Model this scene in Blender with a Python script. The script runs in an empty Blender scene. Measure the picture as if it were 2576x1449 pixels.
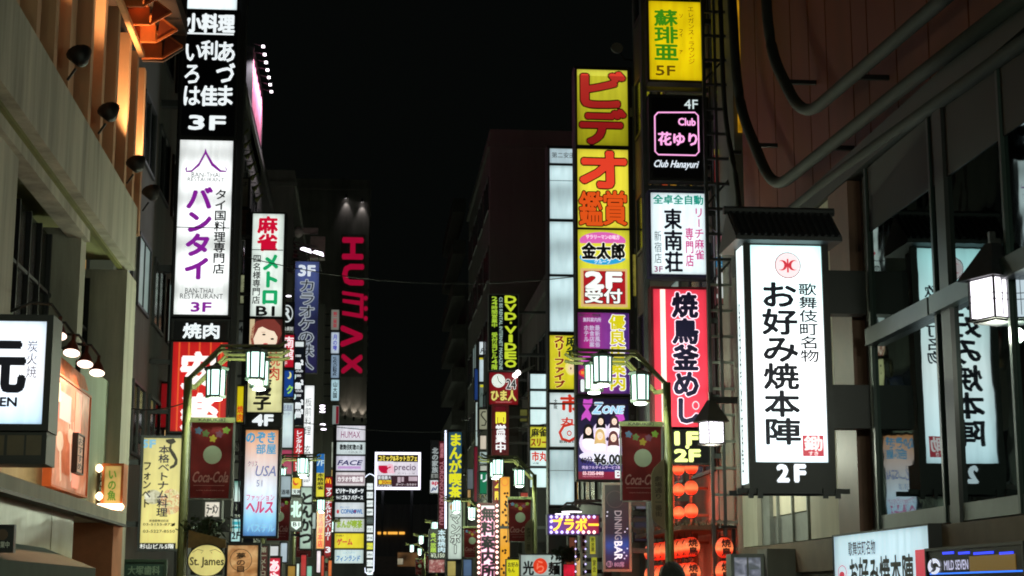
import bpy, bmesh, math, random
from mathutils import Vector, Matrix
random.seed(7)
SC = bpy.context.scene
COL = SC.collection
# ------------------------------------------------------------------ camera, sky, exposure
FS = 4151.0                      # focal length in units of the 2576-wide survey picture
PITCH = math.atan(769.5 / FS)
YAW = math.atan(376 * math.cos(PITCH) / FS)
CAM = Vector((0, 0, 1.6))
cam = bpy.data.cameras.new('camera'); camo = bpy.data.objects.new('camera', cam); COL.objects.link(camo)
camo.location = CAM; camo.rotation_euler = (math.pi / 2 + PITCH, 0, -YAW)
cam.sensor_width = 36; cam.lens = 36 * FS / 2576; cam.clip_start = .1; cam.clip_end = 3000
SC.camera = camo
w = bpy.data.worlds.new('World'); SC.world = w; w.use_nodes = True
bg = w.node_tree.nodes['Background']; bg.inputs[0].default_value = (.75, .95, .85, 1); bg.inputs[1].default_value = .0021
vs = SC.view_settings; vs.view_transform = 'Standard'; vs.look = 'None'; vs.exposure = 0; vs.gamma = 1; vs.use_curve_mapping = False
SC.display_settings.display_device = 'sRGB'
SC.cycles.max_bounces = 6; SC.cycles.diffuse_bounces = 3; SC.cycles.glossy_bounces = 3
SC.cycles.sample_clamp_indirect = 3; SC.cycles.sample_clamp_direct = 8; SC.cycles.use_light_tree = True
SC.cycles.use_denoising = True; SC.cycles.filter_width = 1.9
FW = Vector((math.sin(YAW) * math.cos(PITCH), math.cos(YAW) * math.cos(PITCH), math.sin(PITCH)))
RT = Vector((math.cos(YAW), -math.sin(YAW), 0)); UP = RT.cross(FW)
def ray(u, v): return FW * FS + RT * (u - 1288) + UP * (724.5 - v)
def P(u, v, D): d = ray(u, v); return CAM + d * (D / d.y)          # survey point at distance D down the street
def W(u, v, X): d = ray(u, v); return CAM + d * (X / d.x)          # survey point on the wall plane x = X
# ------------------------------------------------------------------ materials
def c(r, g, b):
    f = lambda x: ((x / 255 + .055) / 1.055) ** 2.4 if x > 10 else x / 255 / 12.92
    return (f(r), f(g), f(b))
MATS = {}
def node(nt, t, **k):
    n = nt.nodes.new(t)
    for a, b in k.items(): setattr(n, a, b)
    return n
def M(name, col, rough=.6, metal=0, var=.25, scale=3, bump=.0, streak=False, trans=0, col2=None):
    if name in MATS: return MATS[name]
    m = bpy.data.materials.new(name); m.use_nodes = True; nt = m.node_tree; b = nt.nodes['Principled BSDF']
    b.inputs['Roughness'].default_value = rough; b.inputs['Metallic'].default_value = metal
    tc = node(nt, 'ShaderNodeTexCoord'); mp = node(nt, 'ShaderNodeMapping'); nt.links.new(tc.outputs['Object'], mp.inputs[0])
    if streak: mp.inputs['Scale'].default_value = (1, 1, .12)
    n = node(nt, 'ShaderNodeTexNoise'); n.inputs['Scale'].default_value = scale; n.inputs['Detail'].default_value = 6; n.inputs['Roughness'].default_value = .65
    nt.links.new(mp.outputs[0], n.inputs[0])
    r = node(nt, 'ShaderNodeValToRGB'); nt.links.new(n.outputs[0], r.inputs[0])
    r.color_ramp.elements[0].position = .3; r.color_ramp.elements[1].position = .72
    c2 = col2 or col
    r.color_ramp.elements[0].color = (*[x * (1 - var) for x in c2], 1); r.color_ramp.elements[1].color = (*[min(1, x * (1 + var * .6)) for x in col], 1)
    nt.links.new(r.outputs[0], b.inputs['Base Color'])
    if bump:
        bp = node(nt, 'ShaderNodeBump'); bp.inputs['Strength'].default_value = bump; bp.inputs['Distance'].default_value = .02
        n2 = node(nt, 'ShaderNodeTexNoise'); n2.inputs['Scale'].default_value = scale * 14; nt.links.new(tc.outputs['Object'], n2.inputs[0])
        nt.links.new(n2.outputs[0], bp.inputs['Height']); nt.links.new(bp.outputs[0], b.inputs['Normal'])
    MATS[name] = m; return m
def E(col, st=1.0, var=.12, band=0, scale=.8, sample=True, stops=None, axis=2, name=None, blot=None, edge=True):
    """a lit, translucent sign face: emission behind acrylic. stops = colour bands along z (metres)"""
    key = name or ('lit', tuple(round(x, 3) for x in col), st, var, band, scale, sample, str(stops), axis, str(blot), edge)
    if key in MATS: return MATS[key]
    m = bpy.data.materials.new('lit_acrylic' if not name else name); m.use_nodes = True; nt = m.node_tree; b = nt.nodes['Principled BSDF']
    b.inputs['Base Color'].default_value = (*[x * .5 for x in col], 1); b.inputs['Roughness'].default_value = .35
    tc = node(nt, 'ShaderNodeTexCoord')
    n = node(nt, 'ShaderNodeTexNoise'); n.inputs['Scale'].default_value = scale; n.inputs['Detail'].default_value = 2
    nt.links.new(tc.outputs['Object'], n.inputs[0])
    mr = node(nt, 'ShaderNodeMapRange'); mr.inputs['From Min'].default_value = .3; mr.inputs['From Max'].default_value = .7
    mr.inputs['To Min'].default_value = st * (1 - var); mr.inputs['To Max'].default_value = st * (1 + var * .5)
    nt.links.new(n.outputs[0], mr.inputs['Value']); out = mr.outputs[0]
    if band:   # tube rows painted into the emission strength, darker between them
        sp = node(nt, 'ShaderNodeSeparateXYZ'); nt.links.new(tc.outputs['Object'], sp.inputs[0])
        m1 = node(nt, 'ShaderNodeMath', operation='MULTIPLY'); m1.inputs[1].default_value = 2 * math.pi / band; nt.links.new(sp.outputs[2], m1.inputs[0])
        m2 = node(nt, 'ShaderNodeMath', operation='SINE'); nt.links.new(m1.outputs[0], m2.inputs[0])
        m3 = node(nt, 'ShaderNodeMath', operation='POWER'); m3.inputs[1].default_value = 4; nt.links.new(m2.outputs[0], m3.inputs[0])
        m4 = node(nt, 'ShaderNodeMath', operation='MULTIPLY_ADD'); m4.inputs[1].default_value = -.42; m4.inputs[2].default_value = 1; nt.links.new(m3.outputs[0], m4.inputs[0])
        m5 = node(nt, 'ShaderNodeMath', operation='MULTIPLY'); nt.links.new(m4.outputs[0], m5.inputs[0]); nt.links.new(out, m5.inputs[1]); out = m5.outputs[0]
    if edge and sample:      # edge falloff of the tubes painted into the strength; dust streaks down the acrylic
        sg_ = node(nt, 'ShaderNodeSeparateXYZ'); nt.links.new(tc.outputs['Generated'], sg_.inputs[0]); acc = None
        for ax_, pw in ((0, 6), (2, 14)):
            a1 = node(nt, 'ShaderNodeMath', operation='MULTIPLY_ADD'); a1.inputs[1].default_value = 2; a1.inputs[2].default_value = -1; nt.links.new(sg_.outputs[ax_], a1.inputs[0])
            a2 = node(nt, 'ShaderNodeMath', operation='ABSOLUTE'); nt.links.new(a1.outputs[0], a2.inputs[0])
            a3 = node(nt, 'ShaderNodeMath', operation='POWER'); a3.inputs[1].default_value = pw; nt.links.new(a2.outputs[0], a3.inputs[0])
            a4 = node(nt, 'ShaderNodeMath', operation='MULTIPLY_ADD'); a4.inputs[1].default_value = -.33; a4.inputs[2].default_value = 1; nt.links.new(a3.outputs[0], a4.inputs[0])
            if acc is None: acc = a4
            else:
                a5 = node(nt, 'ShaderNodeMath', operation='MULTIPLY'); nt.links.new(acc.outputs[0], a5.inputs[0]); nt.links.new(a4.outputs[0], a5.inputs[1]); acc = a5
        mp_ = node(nt, 'ShaderNodeMapping'); mp_.inputs['Scale'].default_value = (5, 5, .6); nt.links.new(tc.outputs['Object'], mp_.inputs[0])
        n4 = node(nt, 'ShaderNodeTexNoise'); n4.inputs['Scale'].default_value = 1.5; n4.inputs['Detail'].default_value = 5; nt.links.new(mp_.outputs[0], n4.inputs[0])
        m6 = node(nt, 'ShaderNodeMapRange'); m6.inputs['From Min'].default_value = .3; m6.inputs['From Max'].default_value = .6; m6.inputs['To Min'].default_value = .82; m6.inputs['To Max'].default_value = 1.04; nt.links.new(n4.outputs[0], m6.inputs['Value'])
        m7 = node(nt, 'ShaderNodeMath', operation='MULTIPLY'); nt.links.new(acc.outputs[0], m7.inputs[0]); nt.links.new(m6.outputs[0], m7.inputs[1])
        m8 = node(nt, 'ShaderNodeMath', operation='MULTIPLY'); nt.links.new(m7.outputs[0], m8.inputs[0]); nt.links.new(out, m8.inputs[1]); out = m8.outputs[0]
    nt.links.new(out, b.inputs['Emission Strength'])
    b.inputs['Emission Color'].default_value = (*col, 1)
    if stops:
        sp = node(nt, 'ShaderNodeSeparateXYZ'); nt.links.new(tc.outputs['Object'], sp.inputs[0])
        mr2 = node(nt, 'ShaderNodeMapRange'); lo, hi = stops[0][0], stops[-1][0]
        mr2.inputs['From Min'].default_value = lo; mr2.inputs['From Max'].default_value = hi; nt.links.new(sp.outputs[axis], mr2.inputs['Value'])
        r = node(nt, 'ShaderNodeValToRGB'); cr = r.color_ramp
        for i, (z, cc) in enumerate(stops):
            e = cr.elements[i] if i < 2 else cr.elements.new(.5)
            e.position = (z - lo) / (hi - lo); e.color = (*cc, 1)
        while len(cr.elements) > len(stops): cr.elements.remove(cr.elements[-1])
        nt.links.new(mr2.outputs[0], r.inputs[0]); src = r.outputs[0]
        nt.links.new(src, b.inputs['Emission Color'])
    if blot:   # printed blotches (food photographs, marbled print)
        n3 = node(nt, 'ShaderNodeTexNoise'); n3.inputs['Scale'].default_value = blot[0]; n3.inputs['Detail'].default_value = 5; n3.inputs['Distortion'].default_value = 1.2
        nt.links.new(tc.outputs['Object'], n3.inputs[0])
        r = node(nt, 'ShaderNodeValToRGB'); cols = blot[1]; cr = r.color_ramp
        for i, cc in enumerate(cols):
            e = cr.elements[i] if i < 2 else cr.elements.new(.5)
        for i, cc in enumerate(cols):
            cr.elements[i].position = .3 + .4 * i / (len(cols) - 1); cr.elements[i].color = (*cc, 1)
        nt.links.new(n3.outputs[0], r.inputs[0]); nt.links.new(r.outputs[0], b.inputs['Emission Color'])
    try: m.cycles.emission_sampling = 'AUTO' if sample else 'NONE'
    except Exception: pass
    MATS[key] = m; return m
def G(r, g, b, st=1.0): return E(c(r, g, b), st, var=.05, sample=False)     # lit lettering
WHT = c(232, 246, 250)
CONC = M('weathered_concrete', c(176, 172, 156), .85, var=.55, scale=1.6, bump=.25, streak=True)
CONC2 = M('painted_render', c(190, 188, 170), .8, var=.25, scale=2, bump=.15, streak=True)
DARKW = M('dark_render', c(104, 104, 98), .8, var=.3, scale=1.2, bump=.15, streak=True)
GREYW = M('grey_render', c(132, 130, 124), .8, var=.3, scale=1.4, bump=.15, streak=True)
BROWNW = M('brown_metal_cladding', c(104, 48, 20), .5, var=.22, scale=1.5, streak=True)
ORW = M('ochre_plaster', c(198, 156, 122), .8, var=.2, scale=1.5, bump=.1, streak=True)
BLK = M('black_metal', c(14, 14, 17), .5, var=.3, scale=8)
DKM = M('dark_grey_metal', c(62, 64, 66), .5, .2, var=.25, scale=6)
GRYM = M('grey_metal', c(130, 134, 130), .45, .4, var=.2, scale=6)
GRN = M('olive_green_paint', c(88, 90, 52), .42, .1, var=.25, scale=5)
GDK = M('dark_green_paint', c(38, 52, 44), .45, var=.25, scale=8)
TILE = M('glazed_tile', c(178, 170, 146), .22, var=.15, scale=2)
WPAN = M('cream_panel', c(226, 220, 196), .5, var=.2, scale=1.2, streak=True)
ASPH = M('asphalt', c(62, 62, 64), .85, var=.3, scale=20, bump=.4)
PAVE = M('paving', c(120, 116, 110), .8, var=.25, scale=4, bump=.2)
WPNT = M('white_paint', c(225, 225, 220), .6, var=.1)
ROOF = M('black_roof_tile', c(38, 38, 42), .5, var=.3, scale=9)
WGL = M('dark_window_glass', c(22, 26, 26), .12, var=.3, scale=1)
MIR = M('coated_window_glass', c(104, 126, 126), .02, 1, var=.15, scale=.1, bump=.1)
INK = M('black_print', c(14, 12, 26), .5, var=.1)
NAVY = M('navy_print', c(24, 18, 60), .5, var=.1)
TXW = M('white_print', c(215, 215, 205), .6, var=.1)
SKIN = M('skin', c(205, 160, 130), .6, var=.1); HAIR = M('black_hair', c(22, 20, 18), .5, var=.5, scale=60, bump=.6)
CLOTH = M('dark_cloth', c(50, 52, 60), .9, var=.2, scale=20); CLOTH2 = M('trouser_cloth', c(40, 40, 42), .9, var=.2, scale=20)
# ------------------------------------------------------------------ mesh helpers
class MB:
    def __init__(s): s.v = []; s.f = []
    def box(s, a, b):
        x0, x1 = sorted((a[0], b[0])); y0, y1 = sorted((a[1], b[1])); z0, z1 = sorted((a[2], b[2])); n = len(s.v)
        s.v += [(x0,y0,z0),(x1,y0,z0),(x1,y1,z0),(x0,y1,z0),(x0,y0,z1),(x1,y0,z1),(x1,y1,z1),(x0,y1,z1)]
        s.f += [tuple(n+i for i in q) for q in ((0,3,2,1),(4,5,6,7),(0,1,5,4),(1,2,6,5),(2,3,7,6),(3,0,4,7))]; return s
    def prism(s, pts, d):     # closed outline (3D, planar) swept by vector d
        n = len(s.v); k = len(pts); s.v += [tuple(p) for p in pts] + [tuple(Vector(p) + Vector(d)) for p in pts]
        s.f += [tuple(n+i for i in range(k)), tuple(n+k+i for i in reversed(range(k)))]
        s.f += [(n+i, n+k+i, n+k+(i+1) % k, n+(i+1) % k) for i in range(k)]; return s
    def face(s, pts): n = len(s.v); s.v += [tuple(p) for p in pts]; s.f.append(tuple(range(n, n+len(pts)))); return s
    def tube(s, pts, r, k=8, cap=True):
        pts = [Vector(p) for p in pts]; n = len(s.v); m = len(pts)
        for i, p in enumerate(pts):
            t = (pts[min(i+1, m-1)] - pts[max(i-1, 0)]).normalized()
            a = t.cross(Vector((0,0,1)) if abs(t.z) < .9 else Vector((1,0,0))).normalized(); b = t.cross(a)
            rr = r[i] if isinstance(r, (list, tuple)) else r
            for j in range(k):
                q = 2*math.pi*j/k + math.pi/k; s.v.append(tuple(p + a*math.cos(q)*rr + b*math.sin(q)*rr))
        for i in range(m-1):
            for j in range(k): s.f.append((n+i*k+j, n+i*k+(j+1)%k, n+(i+1)*k+(j+1)%k, n+(i+1)*k+j))
        if cap: s.f += [tuple(n+j for j in reversed(range(k))), tuple(n+(m-1)*k+j for j in range(k))]
        return s
    def bar(s, a, b, r): return s.tube([a, b], r*1.414, 4)
    def lathe(s, o, prof, k=12, ax=None):
        o = Vector(o); n = len(s.v); m = len(prof)
        R = ax if ax is not None else Matrix.Identity(3)
        for r, z in prof:
            for j in range(k):
                q = 2*math.pi*j/k; s.v.append(tuple(o + R @ Vector((r*math.cos(q), r*math.sin(q), z))))
        for i in range(m-1):
            for j in range(k): s.f.append((n+i*k+j, n+i*k+(j+1)%k, n+(i+1)*k+(j+1)%k, n+(i+1)*k+j))
        s.f += [tuple(n+j for j in reversed(range(k))), tuple(n+(m-1)*k+j for j in range(k))]; return s
    def build(s, name, mat, parent=None, smooth=False, rel=True):
        me = bpy.data.meshes.new(name); v = s.v
        if rel and parent is not None:
            o = OFF.get(parent.name, Vector()); v = [(a-o.x, b-o.y, cc-o.z) for a, b, cc in v]
        me.from_pydata(v, [], s.f); me.materials.append(mat)
        if smooth:
            for p in me.polygons: p.use_smooth = True
        me.update(); o = bpy.data.objects.new(name, me); COL.objects.link(o)
        if parent is not None:
            o.parent = parent
            OFF[o.name] = OFF.get(parent.name, Vector()) if rel else Vector()
        return o
OFF = {}
def thing(name, label, cat, loc=(0,0,0), rot=0, group=None):
    o = bpy.data.objects.new(name, None); COL.objects.link(o); o.empty_display_size = .2
    o.location = loc; o.rotation_euler = (0,0,rot); o['label'] = label; o['category'] = cat
    if group: o['group'] = group
    OFF[o.name] = Vector(loc) if rot == 0 else Vector(); return o
def tag(o, label, cat, group=None):
    o['label'] = label; o['category'] = cat
    if group: o['group'] = group
    return o
def struct(o): o['kind'] = 'structure'; return o
def copy_tree(o, parent=None):
    q = o.copy(); COL.objects.link(q); q.parent = parent
    for ch in list(o.children): copy_tree(ch, q)
    return q
# ------------------------------------------------------------------ lettering (built in one go at the end)
TXT = []
VROT = {'ー': 1, '〜': 1, '（': 1, '）': 1, '-': 1}
class Sign:
    """a sign whose face is a plane in the place; survey coordinates are turned into metres on that plane"""
    def __init__(s, name, label, cat, rect, D=None, X=None, ang=0, th=.25, fr=.05, mat=None, frame=None, st=2.0, col=WHT, band=0,
                 group=None, wall=None, lip=.02, back=True, shape=None, part='panel'):
        u0, v0, u1, v1 = rect
        if X is not None: s.ex = Vector((0, 1 if X < 0 else -1, 0)); s.O = Vector((X, 0, 0))
        else: s.ex = Vector((math.cos(ang), math.sin(ang), 0)); s.O = P((u0+u1)/2, (v0+v1)/2, D)
        s.n = s.ex.cross(Vector((0,0,1)))
        a0, b0, a1, b1 = s._rc(rect)
        base = s.O + s.ex * ((a0+a1)/2); base.z = b0
        s.base = base
        s.root = thing(name, label, cat, base, math.atan2(s.ex.y, s.ex.x) or 1e-9, group)
        s.w = a1-a0; s.h = b1-b0; s.th = th
        W2, H = s.w/2, s.h; fm = frame or BLK
        MB().box((-W2-fr, .012, -fr), (W2+fr, th, H+fr)).build('case', fm, s.root)
        if fr > 0:
            m = MB(); L = lip
            m.box((-W2-fr, -L, -fr), (-W2, .012, H+fr)); m.box((W2, -L, -fr), (W2+fr, .012, H+fr))
            m.box((-W2, -L, -fr), (W2, .012, 0)); m.box((-W2, -L, H), (W2, .012, H+fr)); m.build('frame', fm, s.root)
        s.mat = mat or E(col, st, band=band)
        s.panel = MB().box((-W2+.001, 0, .001), (W2-.001, .0119, H-.001)).build(part, s.mat, s.root)
        if back: MB().box((-W2+.001, th, .001), (W2-.001, th+.01, H-.001)).build('back_panel', s.mat, s.root)
        if wall is not None:   # arms to the building it hangs on
            lx = wall - base.x
            for q in (.22, .78):
                if s.h > 5: pass
                x0 = math.copysign(W2+fr, lx)
                MB().box((x0, th*.3, H*q-.05), (lx, th*.3+.1, H*q+.05)).build('bracket', DKM, s.root)
    def _pt(s, u, v):
        d = ray(u, v); t = (s.O - CAM).dot(s.n) / d.dot(s.n); p = CAM + d*t - s.O
        return p.dot(s.ex), p.z + s.O.z
    def _rc(s, r):
        u0, v0, u1, v1 = r; um, vm = (u0+u1)/2, (v0+v1)/2
        return s._pt(u0, vm)[0], s._pt(um, v1)[1], s._pt(u1, vm)[0], s._pt(um, v0)[1]
    def loc(s, u, v):
        a, b = s._pt(u, v); return a - (s.base - s.O).dot(s.ex), b - s.base.z
    def rc(s, r):
        a0, b0, a1, b1 = s._rc(r); k = (s.base - s.O).dot(s.ex); return a0-k, b0-s.base.z, a1-k, b1-s.base.z
    def plate(s, r, mat, name='panel', lay=1, d=.006):
        a0, b0, a1, b1 = s.rc(r); y = -.006*lay
        return MB().box((a0, y, b0), (a1, y+.0055, b1)).build(name, mat, s.root, rel=False)
    def poly(s, pts, mat, name='print', lay=1):
        q = [s.loc(*p) for p in pts]; y = -.006*lay
        area = sum(q[i][0]*q[(i+1) % len(q)][1]-q[(i+1) % len(q)][0]*q[i][1] for i in range(len(q)))
        if area < 0: q = q[::-1]
        return MB().prism([(a, y, b) for a, b in q], (0, .004, 0)).build(name, mat, s.root, rel=False)
    def ell(s, cu, cv, ru, rv, mat, name='print', lay=1, k=28, ring=0):
        a, b = s.loc(cu, cv); ra = abs(s.loc(cu+ru, cv)[0]-a); rb = abs(s.loc(cu, cv-rv)[1]-b); y = -.006*lay
        pt = [(a+ra*math.cos(2*math.pi*i/k), y, b+rb*math.sin(2*math.pi*i/k)) for i in range(k)]
        if not ring: return MB().prism(pt, (0, .004, 0)).build(name, mat, s.root, rel=False)
        q = 1-ring; m = MB()
        for i in range(k):
            j = (i+1) % k
            inn = lambda p: (a+(p[0]-a)*q, y, b+(p[2]-b)*q)
            m.face([pt[i], pt[j], inn(pt[j]), inn(pt[i])])
        return m.build(name, mat, s.root, rel=False)
    def line(s, pts, wd, mat, name='print', lay=1):     # brush line of survey width wd
        q = [Vector(s.loc(*p)) for p in pts]; k = abs(s.loc(pts[0][0]+wd, pts[0][1])[0]-s.loc(*pts[0])[0])/2; m = MB(); y = -.006*lay
        L = []; R_ = []
        for i, p in enumerate(q):
            t = (q[min(i+1, len(q)-1)]-q[max(i-1, 0)]).normalized(); nn = Vector((-t.y, t.x))*k
            L.append(p+nn); R_.append(p-nn)
        for i in range(len(q)-1):
            m.face([(L[i].x, y, L[i].y), (R_[i].x, y, R_[i].y), (R_[i+1].x, y, R_[i+1].y), (L[i+1].x, y, L[i+1].y)])
        return m.build(name, mat, s.root, rel=False)
    def text(s, t, r, mat, vert=False, bold=.02, out=None, shear=0, lay=2, rot=0, name='lettering'):
        a0, b0, a1, b1 = s.rc(r)
        TXT.append(dict(t=t, box=(a0, b0, a1, b1), mat=mat, vert=vert, bold=bold, shear=shear, y=-.006*lay, par=s.root, rot=rot, name=name))
        if out:
            TXT.append(dict(t=t, box=(a0, b0, a1, b1), mat=out[0], vert=vert, bold=out[1], shear=shear, y=-.006*(lay-1), par=s.root, rot=rot, name='outline', ol=True))
        return s
RING = [(math.cos(a*math.pi/6), math.sin(a*math.pi/6)) for a in range(12)]
def build_text():
    keys = set()
    for t in TXT:
        if t['vert']:
            for ch in t['t']:
                if ch.strip(): keys.add((ch, 0))
        else: keys.add((t['t'], t['shear']))
    obs = {}
    for k in keys:
        cu = bpy.data.curves.new('t', 'FONT'); cu.body = k[0]; cu.shear = k[1]; cu.resolution_u = 2; cu.size = 1
        cu.fill_mode = 'FRONT'; o = bpy.data.objects.new('t', cu); COL.objects.link(o); obs[k] = o
    dg = bpy.context.evaluated_depsgraph_get(); dg.update(); gl = {}
    for k, o in obs.items():
        me = o.evaluated_get(dg).to_mesh(); vv = [(v.co.x, v.co.y) for v in me.vertices]
        gl[k] = (vv, [tuple(p.vertices) for p in me.polygons]); o.evaluated_get(dg).to_mesh_clear()
    for o in obs.values():
        cu = o.data; bpy.data.objects.remove(o); bpy.data.curves.remove(cu)
    for t in TXT:
        a0, b0, a1, b1 = t['box']; parts = []
        if t['vert']:
            n = len(t['t']); ch_h = (b1-b0)/n; w_ = a1-a0
            for i, ch in enumerate(t['t']):
                if not ch.strip(): continue
                vv, ff = gl[(ch, 0)]
                if not vv: continue
                top = b1 - i*ch_h; pad = .04*ch_h
                wide = ord(ch) > 0x2e80
                if ch in VROT: vv = [(.5+(y-.38), .38-(x-.5)) for x, y in vv]
                if wide:
                    X0, X1, Y0, Y1 = -.0, 1.0, -.12, .88
                    if ch not in VROT:
                        X0 = min(X0+.06, min(x for x, y in vv)); X1 = max(X1-.06, max(x for x, y in vv))
                        Y0 = min(Y0+.06, min(y for x, y in vv)); Y1 = max(Y1-.06, max(y for x, y in vv))
                    else: X0, X1, Y0, Y1 = 0, 1.0, -.12, .88
                else:
                    X0 = min(x for x, y in vv); X1 = max(x for x, y in vv); Y0 = min(y for x, y in vv); Y1 = max(y for x, y in vv)
                    if X1-X0 < .25: mx = (X0+X1)/2; X0, X1 = mx-.3, mx+.3
                    if Y1-Y0 < .25: my = (Y0+Y1)/2; Y0, Y1 = my-.35, my+.35
                sx = w_/(X1-X0); sy = (ch_h-2*pad)/(Y1-Y0)
                parts.append(([(a0+(x-X0)*sx, top-ch_h+pad+(y-Y0)*sy) for x, y in vv], ff))
            em = min(ch_h, w_)
        else:
            vv, ff = gl[(t['t'], t['shear'])]
            if not vv: continue
            if t['rot']: vv = [(y, -x) for x, y in vv] if t['rot'] > 0 else [(-y, x) for x, y in vv]
            X0 = min(x for x, y in vv); X1 = max(x for x, y in vv); Y0 = min(y for x, y in vv); Y1 = max(y for x, y in vv)
            if Y1-Y0 < .2: my = (Y0+Y1)/2; Y0, Y1 = my-.4, my+.4
            sx = (a1-a0)/(X1-X0); sy = (b1-b0)/(Y1-Y0)
            parts.append(([(a0+(x-X0)*sx, b0+(y-Y0)*sy) for x, y in vv], ff))
            em = (b1-b0)/(t['t'].count('\n')+1) if not t['rot'] else (a1-a0)
        off = [(0, 0)]
        if any(0x4e00 <= ord(q) < 0xa000 for q in t['t']): t['bold'] = min(t['bold'], .085 if t.get('ol') else .05 if em > .38 else .036)
        if t['bold']:
            off += [(x*t['bold']*em, z*t['bold']*em) for x, z in (RING if t.get('ol') else RING[::2] if t['bold'] > .03 else RING[::3])]
        V = []; F = []; y = t['y']
        for k, (dx, dz) in enumerate(off):
            for vv, ff in parts:
                n = len(V); V += [(x+dx, y+k*.00035, z+dz) for x, z in vv]; F += [tuple(n+i for i in f) for f in ff]
        if t.get('side'):
            sx_, yl, _, z0_, _ = t['side']; V = [(sx_-.004+y, yl-x, z0_+z) for x, y, z in V]
        me = bpy.data.meshes.new(t['name']); me.from_pydata(V, [], F); me.materials.append(t['mat']); me.update()
        o = bpy.data.objects.new(t['name'], me); COL.objects.link(o); o.parent = t['par']
# ------------------------------------------------------------------ ground
def plane_obj(name, x0, x1, y0, y1, z, mat):
    return struct(MB().face([(x0,y0,z),(x1,y0,z),(x1,y1,z),(x0,y1,z)]).build(name, mat))
plane_obj('ground', -900, 900, -200, 1800, -.14, ASPH)
plane_obj('road', -3.0, 5.2, -30, 220, -.02, ASPH)
struct(MB().box((-60, -30, -.12), (-3.05, 220, .08)).build('pavement', PAVE)); struct(MB().box((5.25, -30, -.12), (60, 220, .08)).build('pavement', PAVE))
m = MB(); m.box((-3.05,-30,-.12),(-2.9,220,.1)); m.box((5.1,-30,-.12),(5.25,220,.1)); struct(m.build('kerb', CONC))
struct(MB().face([(-2.7,-30,-.012),(-2.55,-30,-.012),(-2.55,220,-.012),(-2.7,220,-.012)]).build('road_marking', WPNT))
# ------------------------------------------------------------------ buildings
LITWIN = E(c(255, 200, 120), .5, sample=False); COOLWIN = E(c(190, 220, 215), .22, sample=False)
def window(par, a, b, ax, lit=None, mull=1):
    """a framed window on a wall facing -Y (ax='y') or the street (ax='x'); a, b opposite corners on the wall plane"""
    f = MB(); x0, y0, z0 = a; x1, y1, z1 = b; t = .07
    if ax == 'y':
        for q in ((x0, x0+t, z0, z1), (x1-t, x1, z0, z1), (x0+t, x1-t, z0, z0+t), (x0+t, x1-t, z1-t, z1)): f.box((q[0], y0-.06, q[2]), (q[1], y0-.002, q[3]))
        for i in range(mull):
            xm = x0+(x1-x0)*(i+1)/(mull+1); f.box((xm-.025, y0-.05, z0+t), (xm+.025, y0-.003, z1-t))
        o = f.build('window', DKM, par); MB().box((x0+t, y0-.022, z0+t), (x1-t, y0-.004, z1-t)).build('pane', lit or WGL, o)
    else:
        s = 1 if ax == '+x' else -1
        for q in ((y0, y0+t, z0, z1), (y1-t, y1, z0, z1), (y0+t, y1-t, z0, z0+t), (y0+t, y1-t, z1-t, z1)): f.box((x0+.002*s, q[0], q[2]), (x0+.06*s, q[1], q[3]))
        for i in range(mull):
            ym = y0+(y1-y0)*(i+1)/(mull+1); f.box((x0+.003*s, ym-.025, z0+t), (x0+.05*s, ym+.025, z1-t))
        o = f.build('window', DKM, par); MB().box((x0+.004*s, y0+t, z0+t), (x0+.022*s, y1-t, z1-t)).build('pane', lit or WGL, o)
    return o
def building(label, x0, x1, y0, y1, h, mat, front=None, side=None, name='building', roofbits=True, lit=.06, z0=0):
    b = thing(name, label, 'building', ((x0+x1)/2, (y0+y1)/2, 0))
    MB().box((x0, y0, z0), (x1, y1, h)).build('wall', mat, b)
    m = MB(); p = .12
    m.box((x0-p, y0-p, h), (x1+p, y1+p, h+.25)); m.box((x0, y0, h+.25), (x1, y0+.2, h+.9)); m.box((x0, y1-.2, h+.25), (x1, y1, h+.9))
    m.box((x0, y0+.2, h+.25), (x0+.2, y1-.2, h+.9)); m.box((x1-.2, y0+.2, h+.25), (x1, y1-.2, h+.9)); m.build('parapet', mat, b)
    rnd = random.Random(hash(label) % 999 if False else sum(map(ord, label)))
    if front:
        wn, fh, zs, wf = front; stp = (x1-x0)/wn
        z = zs
        while z + fh*.55 < h-.4:
            for i in range(wn):
                l = LITWIN if rnd.random() < lit*.5 else COOLWIN if rnd.random() < lit else None
                window(b, (x0+stp*(i+.5-wf/2), y0, z), (x0+stp*(i+.5+wf/2), y0, z+fh*.5), 'y', l)
            MB().box((x0, y0-.05, z-.35), (x1, y0-.001, z-.25)).build('ledge', mat, b); z += fh
    if side:
        sx, wn, fh, zs = side; X = x1 if sx > 0 else x0; stp = (y1-y0)/wn; z = zs
        while z + fh*.55 < h-.4:
            for i in range(wn):
                l = LITWIN if rnd.random() < lit*.5 else COOLWIN if rnd.random() < lit else None
                window(b, (X, y0+stp*(i+.15), z), (X, y0+stp*(i+.85), z+fh*.5), '+x' if sx > 0 else '-x', l)
            z += fh
    if roofbits:
        m = MB(); cx = x0+(x1-x0)*.6; cy = y0+(y1-y0)*.4; m.box((cx-1, cy-1, h+.251), (cx+1, cy+1, h+1.5)); m.tube([(cx+.5,cy+.5,h+1.5),(cx+.5,cy+.5,h+3)], .05); m.build('roof_plant', DKM, b)
    return b
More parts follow.
